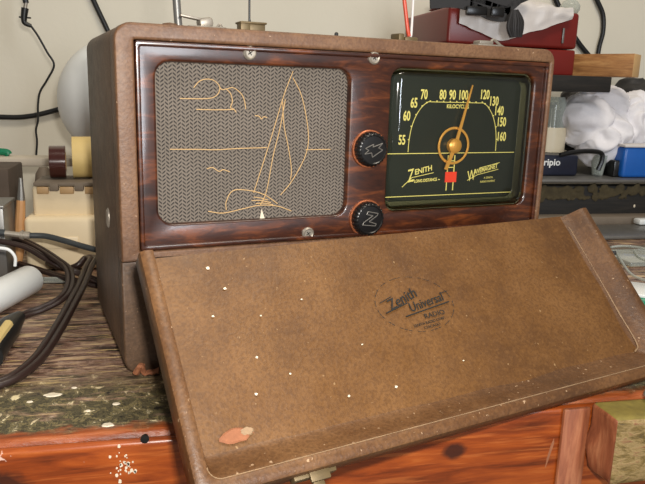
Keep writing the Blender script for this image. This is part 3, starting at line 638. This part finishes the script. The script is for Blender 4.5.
# cables on the wall
wy = WY - .008
def wp(l, Y=wy): return [at(x, y, Y=Y) for x, y in l]
wire('wall_cable', wp([(-20, 117), (0, 117), (22, 117), (45, 113), (75, 103), (110, 82), (118, 55), (107, 29), (98, 10), (90, -8), (84, -25)]), .0052, 'black_rubber', 'thick black cable looping on the wall behind the white globe', 'cable')
ad = tag(empty('hanging_plug', at(25, 10, Y=.80)), 'black coaxial power plug hanging on a thin wire at the top left', 'plug')
adp = ad.location.copy()
def rel(l, Y=.80): return [at(x, y, Y=Y) - adp for x, y in l]
bm = BM(); tube(bm, rel([(24.5, -30), (25, -4), (26, 3)]), .0050, 10); link('upper_plug', bm, 'black_rubber', ad)
bm = BM(); tube(bm, rel([(26, 2), (25, 9)]), .0032, 10); link('metal_barrel', bm, 'silver', ad)
bm = BM(); tube(bm, rel([(25, 8), (24, 18), (25, 23), (31, 26)]), lambda f: .0064 - .003 * f, 12); tube(bm, rel([(19, 17), (31, 18)]), .0016, 6); link('plug_body', bm, 'black_rubber', ad)
bm = BM(); tube(bm, rel([(31, 26), (38, 36), (47, 52), (54, 65), (47, 80), (40, 92), (38, 105), (38, 120), (36, 130), (37, 142), (36, 158)]), .0019, 8); link('thin_cord', bm, 'black_rubber', ad)

# beige case with the tape rolls
BYc = .36
p0 = at(31, 182, Y=BYc); p1 = at(110, 182, Y=BYc); pm = at(60, 215, Y=BYc); pl = at(25, 215, Y=BYc)
bc = tag(empty('tool_case', (p0.x, BYc, 0)), 'dirty beige plastic case on the bench left of the radio', 'case')
x0 = 0; x1 = (at(112, 182, Y=BYc).x - p0.x); zt_ = p0.z; zm = pm.z; xl = pl.x - p0.x
pr = [(xl, 0.0012), (xl, zm * .5), (xl + .002, zm - .006), (xl + .006, zm), (0, zm + .002), (0, zt_ - .016)]
bm = BM(); box(bm, xl, x1 + .03, -.014, .075, .0012, zm, .007, 3); bc1 = link('lower_shell', bm, 'beige', bc)
bm = BM(); box(bm, 0, x1 + .03, 0, .07, zm - .004, zt_ - .0052, .005, 3); link('upper_shell', bm, 'beige', bc)
bm = BM(); box(bm, .003, x1 + .03, -.004, .066, zt_ - .005, zt_, .001, 2); link('lid_tray', bm, 'grey_grime', bc)
for k, (a, b) in enumerate(((50, 59), (75, 84))):
    u0 = at(a, 188, Y=BYc).x - p0.x; u1 = at(b, 188, Y=BYc).x - p0.x
    bm = BM(); box(bm, u0, u1, -.006, 0.001, zt_ - .011, zt_ - .002, .001); link('catch', bm, 'grey_grime', bc)
for k, (a, b) in enumerate(((37, 49), (60, 74), (85, 95))):
    u0 = at(a, 190, Y=BYc).x - p0.x; u1 = at(b, 190, Y=BYc).x - p0.x
    bm = BM(); box(bm, u0, u1, -.0035, 0.001, zt_ - .015, zt_ - .0055, .001); link('lug', bm, 'tan', bc)
bm = BM(); box(bm, at(44, 240, Y=BYc).x - p0.x, at(80, 240, Y=BYc).x - p0.x, -.0155, -.0135, .03, .045, .0008); link('label_recess', bm, 'beige', bc)
def roll(name, px0, px1, pytop, mat, label, z0, Y, cat='tape', hi=0):
    a = at(px0, pytop, Y=Y); b = at(px1, pytop, Y=Y); r = (a.z - z0) / 2; w = b.x - a.x
    m = Matrix.Translation((a.x + w / 2, Y + r * 1.0, z0 + r)) @ Matrix.Rotation(R(6.5), 4, 'Z') @ Matrix.Rotation(R(90), 4, 'Y') @ Matrix.Translation((0, 0, -w / 2))
    root = tag(empty(name, (a.x + w / 2, Y + r, z0)), label, cat, 'tape rolls on the beige case'); inv = Matrix.Translation(-root.location)
    bm = BM(); ri = r * .6; lathe(bm, [(ri, 0), (r * .985, 0), (r, w * .02), (r, w * .98), (r * .985, w), (ri, w), (ri, 0)], 48, inv @ m); link('tape_body', bm, mat, root)
    bm = BM(); lathe(bm, [(ri * .9, -.0002), (ri, -.0002), (ri, w + .0002), (ri * .9, w + .0002), (ri * .9, -.0002)], 40, inv @ m); link('core', bm, 'card', root)
    return root
roll('tape_roll', 46, 62.5, 147, 'brown_tape', 'glossy dark brown tape roll standing on the beige case', zt_ + .0005, .375)
roll('tape_roll', 68.5, 89, 138, 'mask_tape', 'cream masking tape roll standing on the beige case beside the radio', zt_ + .0005, .375)
# roll behind brown tape: its wider flange
# pale shelf board, behind
sY = .66; a = at(-10, 157.5, Y=sY); b = at(66, 166, Y=sY); za = at(30, 158, Y=sY).z; zb_ = at(30, 166.5, Y=sY).z
sbd = tag(empty('low_shelf', (a.x, sY, 0)), 'low pale dusty shelf board standing behind the beige case', 'shelf')
bm = BM(); box(bm, -.35, .30, 0, .05, zb_, za, .003); link('board', bm, 'pale_grime', sbd)
for u in (-.30, .26):
    bm = BM(); box(bm, u, u + .02, .005, .045, .0 if False else -.0, zb_ - .0005, .001); link('support', bm, 'dusty_brown', sbd)
bench2 = None
p = at(2, 158, Y=.68); bm = BM(); tube(bm, [(p.x - .06, .69, za + .007), (p.x, .69, za + .007), at(9, 155, Y=.69)], .006, 10); tag(link('green_marker', bm, 'green'), 'green plastic stick lying at the left end of the pale shelf', 'stick')
# dark box under the shelf
a = at(-6, 169, Y=.52); b = at(8, 169, Y=.52)
bm = BM(); box(bm, a.x - .06, b.x, .52, .62, .0012, a.z, .003); tag(link('dark_box', bm, 'dusty_brown'), 'dusty brown box at the far left under the pale shelf', 'box')
# grey-brown rounded can beside it
p = at(36, 172, Y=.49); w_ = at(46, 200, Y=.49).x - at(25, 200, Y=.49).x
bm = BM(); lathe(bm, [(0, p.z), (w_ * .22, p.z), (w_ * .42, p.z - .010), (w_ * .5, p.z - .03), (w_ * .5, .0012), (0, .0012)][::-1], 28, Matrix.Translation((p.x, .55, 0))); tag(link('dusty_canister', bm, 'grey_grime'), 'dusty grey-brown rounded canister behind the beige case', 'canister')
# brush with wooden handle standing against the beige case
br = tag(empty('paint_brush', at(20, 245, Y=.35)), 'small tool with wooden handle and grey ferrule leaning by the beige case', 'brush'); bp = br.location.copy()
q = lambda x, y: at(x, y, Y=.355) - bp
bm = BM(); tube(bm, [q(18, 262), q(19, 250), q(20, 225), q(21, 200)], lambda f: .0052 + .0012 * math.sin(math.pi * f), 10, 8); link('handle', bm, 'wood_handle', br)
bm = BM(); tube(bm, [q(21, 201), q(21, 190), q(20.5, 178)], lambda f: .0052 - .0032 * f, 10, 6); link('ferrule', bm, 'steel', br)
# small grey metal box at the left edge
a = at(-6, 208, Y=.30); b = at(3, 208, Y=.30)
bm = BM(); box(bm, a.x - .05, b.x, .30, .36, .0012, a.z, .002); box(bm, a.x - .05, b.x + .001, .298, .362, a.z - .001, a.z + .003, .001)
tag(link('metal_tin', bm, 'steel'), 'grey metal tin cut by the left edge of the photo', 'tin')
# clutter base : white cord loop, grey cable
def bz(l, z=.006):
    return [at(x, y, Z=zz) for x, y, zz in [(q + (z,))[:3] for q in l]]
gc = tag(empty('grey_cable', at(30, 238, Y=.27)), 'grey-black cable with a metal connector running behind the radio', 'cable'); gp = gc.location.copy()
bm = BM(); tube(bm, [p - gp for p in [at(29, 235.5, Y=.27), at(45, 236, Y=.27), at(62, 240, Y=.265), at(82, 246, Y=.26), at(97, 250, Y=.255), at(112, 254, Y=.25)]], .0034, 10); link('jacket', bm, 'grey_cable', gc)
bm = BM(); tube(bm, [at(20, 235, Y=.27) - gp, at(30, 235.5, Y=.27) - gp], .0046, 12); tube(bm, [at(4, 233, Y=.27) - gp, at(21, 235, Y=.27) - gp], .0032, 10); 
tube(bm, [at(22, 235, Y=.27) - gp, at(23.5, 235, Y=.27) - gp], .0058, 12); link('connector', bm, 'silver', gc)
bm = BM(); tube(bm, [at(5, 233, Y=.27) - gp, at(-6, 232, Y=.27) - gp, at(-25, 230, Y=.27) - gp], .0042, 10); link('jacket_end', bm, 'grey_cable', gc)
wire('white_wire', [at(x, y, Y=.22) for x, y in ((-14, 247), (0, 248), (9, 250), (15, 257), (15, 266))], .0018, 'white_plastic', 'thin white cord curling at the left edge beneath the cables', 'cord')

# brown twin-lead power cords: pixel columns are turned into bench points at the heights given
def cord(name, pts, label, r=.0027, w=1.0, parent=None, mat='cord'):
    P = [at(x, y, Z=z) for x, y, z in pts]
    bm = BM(); tube(bm, P, r, 8, 8, 1, offs=r * .95 * w); tube(bm, P, r, 8, 8, 1, offs=-r * .95 * w); o = link(name, bm, mat, parent, smooth=60)
    if label: tag(o, label, 'cord', 'brown twin-lead cords on the bench')
    return o
cord('power_cord', [(-14, 386, .004), (0, 383, .004), (18, 375, .005), (39, 357, .008), (56, 332, .014), (70, 307, .020), (83, 281, .026), (89, 266, .030), (93, 259, .032), (86, 258, .030), (77, 266, .022), (64, 268, .014), (48, 262, .010), (30, 252, .008)], 'brown twin-lead cord sweeping toward the front left of the bench', .0034)
c2 = tag(empty('plug_cord', at(18, 317, Z=.008)), 'brown twin-lead cord ending in a black and yellow plug at the left', 'cord'); o2 = c2.location.copy()
P = [at(x, y, Z=z) for x, y, z in ((-20, 233, .05), (0, 237, .048), (21, 240, .045), (39, 248, .042), (56, 259, .038), (68, 269, .034), (70, 283, .028), (63, 297, .022), (46, 307, .016), (30, 313, .013), (17, 318, .012))]
bm = BM(); P = [p - o2 for p in P]; tube(bm, P, .0026, 8, 8, 1, offs=.0024); tube(bm, P, .0026, 8, 8, 1, offs=-.0024); link('twin_lead', bm, 'cord', c2, 60)
bm = BM(); tube(bm, [at(19, 317, Z=.012) - o2, at(10, 326, Z=.012) - o2, at(-2, 342, Z=.012) - o2, at(-12, 358, Z=.012) - o2], lambda f: .0062 + .0058 * min(1, f * 2.2), 14, 6); link('plug_body', bm, 'black_rubber', c2)
bm = BM(); tube(bm, [at(8, 325, Z=.020) - o2, at(0, 336, Z=.020) - o2, at(-8, 348, Z=.020) - o2], .0052, 10, 6, .9); link('plug_insert', bm, 'mask_tape', c2)
cord('power_cord', [(-16, 257, .012), (0, 260, .012), (21, 264, .011), (46, 272, .009), (70, 279, .007), (98, 286, .006)], 'brown twin-lead cord running straight behind the white tube', .0026)
cord('power_cord', [(-16, 238, .055), (0, 241, .052), (25, 247, .046), (45, 258, .036), (60, 266, .028), (76, 272, .018), (100, 282, .010)], 'brown twin-lead cord crossing over toward the radio base', .0026)
# white tube
a = at(31, 279, Z=.018); b = at(-30, 310, Z=.018); d = (b - a).normalized()
wt = tag(empty('white_tube', (a.x, a.y, .0012)), 'smooth white plastic tube lying at the left edge of the bench', 'tube'); wo = wt.location.copy()
q_ = d.to_track_quat('Z', 'Y').to_matrix().to_4x4(); mm = Matrix.Translation(a - wo) @ q_
bm = BM(); rr = .0166; lathe(bm, [(0, 0), (rr * .82, 0), (rr * .95, .0015), (rr, .004), (rr, .16), (rr * .95, .163), (0, .163)], 36, mm); link('tube_body', bm, 'white_plastic', wt, 40)
# clear sleeve
bm = BM(); A = at(38, 280, Z=.004); B = at(68, 280, Z=.004); tube(bm, [A, B], .0038, 10, 4); tag(link('clear_sleeve', bm, 'clear', smooth=60), 'short clear plastic sleeve lying between the cords', 'sleeve')

# ------------------------------------------------------------------ right: on the dark upper shelf
tb = tag(empty('toolbox', (0, 0, 0)), 'red metal toolbox on the dark shelf behind the radio', 'toolbox')
TYf = .66; a = at(446, 60, Y=TYf); b = at(575, 60, Y=TYf); ztp = at(560, 12, Y=TYf).z
sy_ = zu + .0008; xa, xb = a.x, b.x; seam = at(560, 49, Y=TYf).z
tb.location = (xa, TYf, sy_)
bm = BM(); box(bm, 0, xb - xa, 0, .24, 0, seam - sy_ - .001, .004, 3); link('body', bm, 'red_metal', tb)
bm = BM(); box(bm, -.0006, xb - xa + .0006, -.0006, .2406, seam - sy_ + .0005, ztp - sy_, .006, 3); link('lid', bm, 'red_metal', tb)
u = at(563, 30, Y=TYf).x - xa; bm = BM(); box(bm, u - .002, u + .002, -.004, -.001, seam - sy_ + .010, seam - sy_ + .038, .0008); link('hasp', bm, 'steel', tb)
ztp2 = ztp
# white bag lying on the toolbox and drooping over its front
bm = BM(); nx, ny = 44, 26; g = []
cs = [at(463, 22, Y=.655), at(576, 22, Y=.655)]
bx0, bx1 = at(460, 10, Y=.65).x, at(573, 10, Y=.65).x
for j in range(ny + 1):
    f = j / ny; row = []
    for i in range(nx + 1):
        e_ = i / nx; x = bx0 + (bx1 - bx0) * e_
        # droop of the front hem: deepest near the left third
        dz = .004 + .030 * (1 - abs(2 * e_ - .62)) if f < .28 else 0
        hem = max(0, (1 - abs(e_ - .38) / .62)) * .046 + .018
        if f < .3: y = TYf - .010 - .006 * f; z = ztp2 + .005 - hem * (1 - f / .3)
        else: y = TYf - .010 + (f - .3) / .7 * .16; z = ztp2 + .006 + .040 * math.sin(math.pi * min(1, (f - .3) / .7 * 1.0)) * math.sin(math.pi * min(1, .1 + e_))
        n_ = noise.noise(Vector((x * 30, f * 4, 1))) * .006 + noise.noise(Vector((x * 70, f * 9, 5))) * .003
        row.append(bm.verts.new((x, y - abs(n_) * .8, z + (abs(n_) if f > .25 else n_ * .4))))
    g.append(row)
for j in range(ny):
    for i in range(nx): bm.faces.new((g[j][i], g[j][i + 1], g[j + 1][i + 1], g[j + 1][i]))
bmesh.ops.recalc_face_normals(bm, faces=bm.faces); bmesh.ops.solidify(bm, geom=list(bm.faces), thickness=.002)
tag(link('white_bag', bm, 'bag', smooth=80), 'crumpled white plastic bag lying over the red toolbox', 'bag')
# black webbing straps with buckle
st = tag(empty('webbing_strap', at(500, 10, Y=.63)), 'black webbing strap with buckles bunched on the white bag', 'strap'); so = st.location.copy()
def ribbon(bm, pts, w, Y, th=.0016):
    P = spline([at(x, y, Y=Y + (k[0] if k else 0)) - so for x, y, *k in pts], 8); r0 = None; prev = None
    for i, p in enumerate(P):
        tg = (P[min(i + 1, len(P) - 1)] - P[max(i - 1, 0)]).normalized(); s = tg.cross(Vector((0, 1, 0))).normalized() * w / 2
        vs = [bm.verts.new(p + s * a + Vector((0, b, 0))) for a, b in ((-1, -th), (1, -th), (1, th), (-1, th))]
        if prev:
            for k in range(4): bm.faces.new((prev[k], prev[(k + 1) % 4], vs[(k + 1) % 4], vs[k]))
        else: bm.faces.new(vs[::-1])
        prev = vs
    bm.faces.new(prev)
for pts, w in ((((430, 4), (455, 3), (475, 8), (490, 15), (503, 17), (516, 14)), .016), (((462, -6), (480, -2), (500, 3), (515, 0), (530, -6)), .018), (((505, 12), (512, 6), (521, -2), (530, -10)), .014), (((470, 2), (485, 4), (497, 8), (510, 10)), .013)):
    bm = BM(); ribbon(bm, pts, w, .635); link('strap', bm, 'webbing', st, 0)
bm = BM()
for k in range(7): tube(bm, [at(512 + k * .8, 10, Y=.625) - so, at(509 + k * 2.2, 20, Y=.622) - so, at(508 + k * 2.4, 28, Y=.620) - so, at(511 + k * 1.6, 37, Y=.622) - so], .0028, 6, 5)
link('strap_tails', bm, 'webbing', st)
p = at(476, 11, Y=.628) - so; bm = BM(); box(bm, p.x - .020, p.x + .020, p.y - .006, p.y + .002, p.z - .008, p.z + .008, .003); bm.transform(Matrix()); link('buckle', bm, 'black_plastic', st)
p = at(497, 12, Y=.62) - so; bm = BM(); box(bm, p.x - .013, p.x + .013, p.y - .006, p.y + .002, p.z - .009, p.z + .008, .003); link('buckle', bm, 'black_plastic', st)
# clear knob on the toolbox corner
p = at(571, 17, Y=.70)
bm = BM(); lathe(bm, [(0, 0), (.014, 0), (.018, .006), (.019, .014), (.014, .022), (.006, .027), (0, .028)], 24, Matrix.Translation((p.x - .004, .70, ztp + .003))); tag(link('plastic_dome', bm, 'clear', smooth=60), 'translucent plastic cap on the right corner of the toolbox', 'cap')
# wood plank with end grain to the viewer
e0 = at(626, 77, Y=.62); 
pk = tag(empty('wood_plank', (0, 0, 0)), 'pale wooden plank sticking out past the red toolbox on the dark shelf', 'plank')
hgt = at(626, 54, Y=.62).z - at(626, 77, Y=.62).z
A = at(627, 66, Y=.60); Bq = at(641, 66, Y=.66); dirn = Vector((.62, -.78, 0)).normalized(); wd = Vector((.78, .62, 0))
wv_ = .044
base = Vector((A.x + .006, A.y - .01, zu + .001))
pk.location = base; pk.rotation_euler = (0, 0, math.atan2(-dirn.y, -dirn.x))
bm = BM(); box(bm, 0, .12, -wv_, 0, 0, hgt, .0012, 2); bm.normal_update()
for f in bm.faces: f.material_index = 1 if abs(f.normal.x) > .8 else 0
link('board', bm, ['plank', 'plank_end'], pk)
# cables on the wall, right
wire('black_cable', wp([(548, -20), (556, 0), (566, 22), (578, 42), (592, 60), (600, 75)]), .0062, 'black_rubber', 'black cable slanting down the wall to the right of the toolbox', 'cable', group='black cables on the right wall')
wire('black_cable', wp([(588, -20), (597, 0), (603, 15), (603, 32), (599, 48), (596, 70)]), .0055, 'black_rubber', 'black cable curving down the wall above the wood plank', 'cable', group='black cables on the right wall')

# ------------------------------------------------------------------ on the metal shelf
def wrinkled(name, parts, mat, label, cat, seed=0, amp=.008, floor_z=None, fl=38):
    bm = BM()
    for (px, py, Y, rx, ry, rz) in parts:
        c_ = at(px, py, Y=Y); bmesh.ops.create_icosphere(bm, subdivisions=4, radius=1, matrix=Matrix.Translation(c_) @ Matrix.Diagonal((rx, ry, rz, 1)))
    me = bpy.data.meshes.new(name); bm.to_mesh(me); bm.free(); o = bpy.data.objects.new(name, me); COL.objects.link(o)
    m = o.modifiers.new('r', 'REMESH'); m.mode = 'VOXEL'; m.voxel_size = .0035
    s = o.modifiers.new('s', 'SMOOTH'); s.iterations = 6
    dg = bpy.context.evaluated_depsgraph_get(); me2 = bpy.data.meshes.new_from_object(o.evaluated_get(dg)); bpy.data.objects.remove(o)
    bm = BM(); bm.from_mesh(me2); bm.normal_update()
    for v in bm.verts:
        q = v.co * fl * .6 + Vector((seed, 0, 0)); wq = Vector((noise.noise(q * .7), noise.noise(q * .7 + Vector((9, 0, 0))), 0)) * 1.6
        n1 = 1 - abs(noise.noise((q + wq) * .9)) * 2.4; n2 = 1 - abs(noise.noise(q * 2.1 + wq)) * 2
        v.co += v.normal * (amp * n1 + amp * .35 * n2)
        if floor_z is not None and v.co.z < floor_z: v.co.z = floor_z
    o = link(name, bm, mat, smooth=180); return tag(o, label, cat)
wrinkled('white_cloth', [(585, 122, .68, .045, .05, .042), (600, 112, .70, .05, .05, .045), (598, 142, .66, .032, .04, .040), (625, 125, .69, .045, .05, .052), (652, 122, .71, .05, .04, .055), (580, 108, .71, .020, .04, .018), (612, 135, .66, .030, .035, .045), (636, 110, .72, .035, .04, .03)], 'cotton', 'heap of crumpled white cotton cloth on the metal shelf', 'cloth', 2, .010, zs + .0008)
wrinkled('dark_bundle', [(592, 100, .86, .07, .05, .03), (650, 96, .86, .07, .05, .035), (632, 92, .88, .04, .04, .030), (575, 104, .84, .02, .04, .025), (620, 130, .86, .16, .05, .075)], 'webbing', 'dark fabric bundle behind the white cloth', 'bundle', 7, .006, zs + .0008)
# glass jar in a cream cup
a = at(544, 152, Y=.66); b = at(570, 152, Y=.66); jr = (b.x - a.x) / 2 * 1.12; jx = (a.x + b.x) / 2 + .003
jar = tag(empty('glass_jar', (jx, .70, 0)), 'clear glass jar in a cream plastic cup beside the white cloth', 'jar')
zb0 = at(557, 153, Y=.66).z; zb1 = at(557, 128, Y=.66).z; zb2 = at(557, 97, Y=.66).z
jar.location = (jx, .70, zb0)
bm = BM(); lathe(bm, [(0, 0), (jr, 0), (jr, zb1 - zb0), (jr * .95, zb1 - zb0), (jr * .95, .004), (0, .004)], 36); link('cup', bm, 'cream', jar)
bm = BM(); h = zb2 - zb0; lathe(bm, [(jr * .9, .005), (jr * .9, h * .86), (jr * .8, h * .95), (jr * .72, h), (jr * .68, h), (jr * .76, h * .94), (jr * .86, h * .85), (jr * .86, .006), (jr * .9, .005)], 36); link('glass', bm, 'clear', jar)
bm = BM(); lathe(bm, [(.004, h * .3), (.004, h * .8), (.009, h * .86), (.009, h * .9), (0, h * .9)], 16); link('inner_stem', bm, 'silver', jar)
# navy case under the cup with lettering
nY = .625; a = at(536, 153, Y=nY); b = at(577, 178, Y=nY); 
nb = tag(empty('navy_case', (a.x - .02, nY, zs)), 'dark navy case with small white lettering under the glass jar', 'case'); no = nb.location.copy()
ztn = zb0 - .0008
bm = BM(); box(bm, 0, b.x - no.x, 0, .13, .0008, ztn - zs, .005, 3); link('body', bm, 'navy', nb)
bm = BM(); p = at(552, 162.5, Y=nY) - no; text_into(bm, 'ripio', .018, Matrix.Translation((p.x, -.0003, p.z)) @ XZ, bold=.0004, sx=1.05); link('lettering', bm, 'white_plastic', nb, 0)
bm = BM(); q2 = lambda x, y: at(x, y, Y=nY - .012) - no
tube(bm, [q2(560, 155), q2(575, 152), q2(590, 151), q2(601, 153), q2(602, 160), q2(598, 170)], .0045, 8); link('handle', bm, 'black_plastic', nb)
# clear cup lying by the handle
p = at(592, 166, Y=.66); bm = BM(); lathe(bm, [(0, 0), (.010, 0), (.016, .040), (.0145, .040), (.009, .002), (0, .002)], 24, Matrix.Translation((p.x, .64, zs + .0008))); tag(link('clear_cup', bm, 'clear', smooth=50), 'small clear plastic cup next to the black handle', 'cup')
# black box right of it
a = at(600, 158, Y=.66); b = at(621, 158, Y=.66); bm = BM(); box(bm, a.x, b.x, .612, .655, zs + .0008, at(610, 158, Y=.66).z, .003); tag(link('black_box', bm, 'black_plastic'), 'small black box on the shelf beside the blue tub', 'box')
# blue tub
a = at(624, 160, Y=.60); zt4 = at(630, 147, Y=.60).z
bt = tag(empty('blue_tub', (a.x, .60, zs)), 'bright blue plastic tub with pale rim at the right edge', 'tub')
bm = BM(); box(bm, 0, .13, 0, .035, .0008, zt4 - zs, .006, 3); link('tub_body', bm, 'blue', bt)
bm = BM(); box(bm, -.002, .132, -.002, .037, zt4 - zs - .001, zt4 - zs + .005, .002); link('rim', bm, 'bag', bt)

# ------------------------------------------------------------------ bench clutter at the right
gb = tag(empty('green_box', at(640, 292, Z=0)), 'green plastic tray with white lining at the right edge of the bench', 'tray'); go = gb.location.copy(); go.z = 0; gb.location = go
A = at(626, 281, Z=.025); Bp = at(642, 305, Z=.0)
m_ = Matrix.Translation((at(627, 281, Z=.022).x - go.x, at(627, 281, Z=.022).y - go.y, .0012)) @ Matrix.Rotation(R(-35), 4, 'Z')
bm = BM(); box(bm, 0, .12, -.06, 0, 0, .018, .003, 2, m_); link('tray_body', bm, 'green', gb)
bm = BM(); box(bm, .002, .118, -.058, -.002, .0175, .0215, .001, 2, m_); link('lining', bm, 'white_plastic', gb)
p = at(608, 252, Z=.01); bm = BM(); box(bm, -.012, .012, -.005, .005, .0012, .012, .0015, 2, Matrix.Translation((p.x, p.y, 0)) @ Matrix.Rotation(R(-38), 4, 'Z')); tag(link('black_clip', bm, 'black_plastic'), 'small black clip on the bench behind the lid rim', 'clip')
cb = BM(); tube(cb, [at(x, y, Z=.010) for x, y in ((611, 247), (622, 246), (636, 247), (650, 250), (665, 254))], .0018, 8); tube(cb, [at(x, y, Z=.010) for x, y in ((616, 251), (622, 262), (630, 273), (641, 279), (652, 281))], .0018, 8); tube(cb, [at(x, y, Z=.010) for x, y in ((634, 250), (638, 256), (646, 260), (655, 262))], .0018, 8)
tag(link('clear_tubing', cb, 'clear', smooth=60), 'loops of clear plastic tubing on the bench behind the lid', 'tubing')
p = at(640, 229, Y=.55); bm = BM(); box(bm, p.x - .010, p.x + .05, .54, .56, .0012, .012, .003); bm.transform(Matrix.Translation((0, 0, .0065))); tag(link('white_scrap', bm, 'white_plastic'), 'small white scrap at the foot of the backboard', 'scrap')
p = at(635, 262, Z=0); bm = BM(); box(bm, p.x - .03, p.x + .09, p.y - .03, p.y + .05, .0008, .008, .002); tag(link('clear_pouch', bm, 'clear', smooth=40), 'flat clear plastic pouch under the tubing', 'pouch')

bm = BM(); box(bm, .36, 1.25, .455, .555, .0008, .007, .002); tag(link('metal_bar', bm, 'steel'), 'flat grey metal bar lying along the back of the bench', 'bar')
bm = BM(); box(bm, .47, 1.1, .30, .40, .0008, .004, .001, 2, Matrix.Translation((.1, .0, 0)) ); tag(link('grey_sheet', bm, 'grey_grime'), 'thin grimy grey sheet on the bench behind the lid', 'sheet')
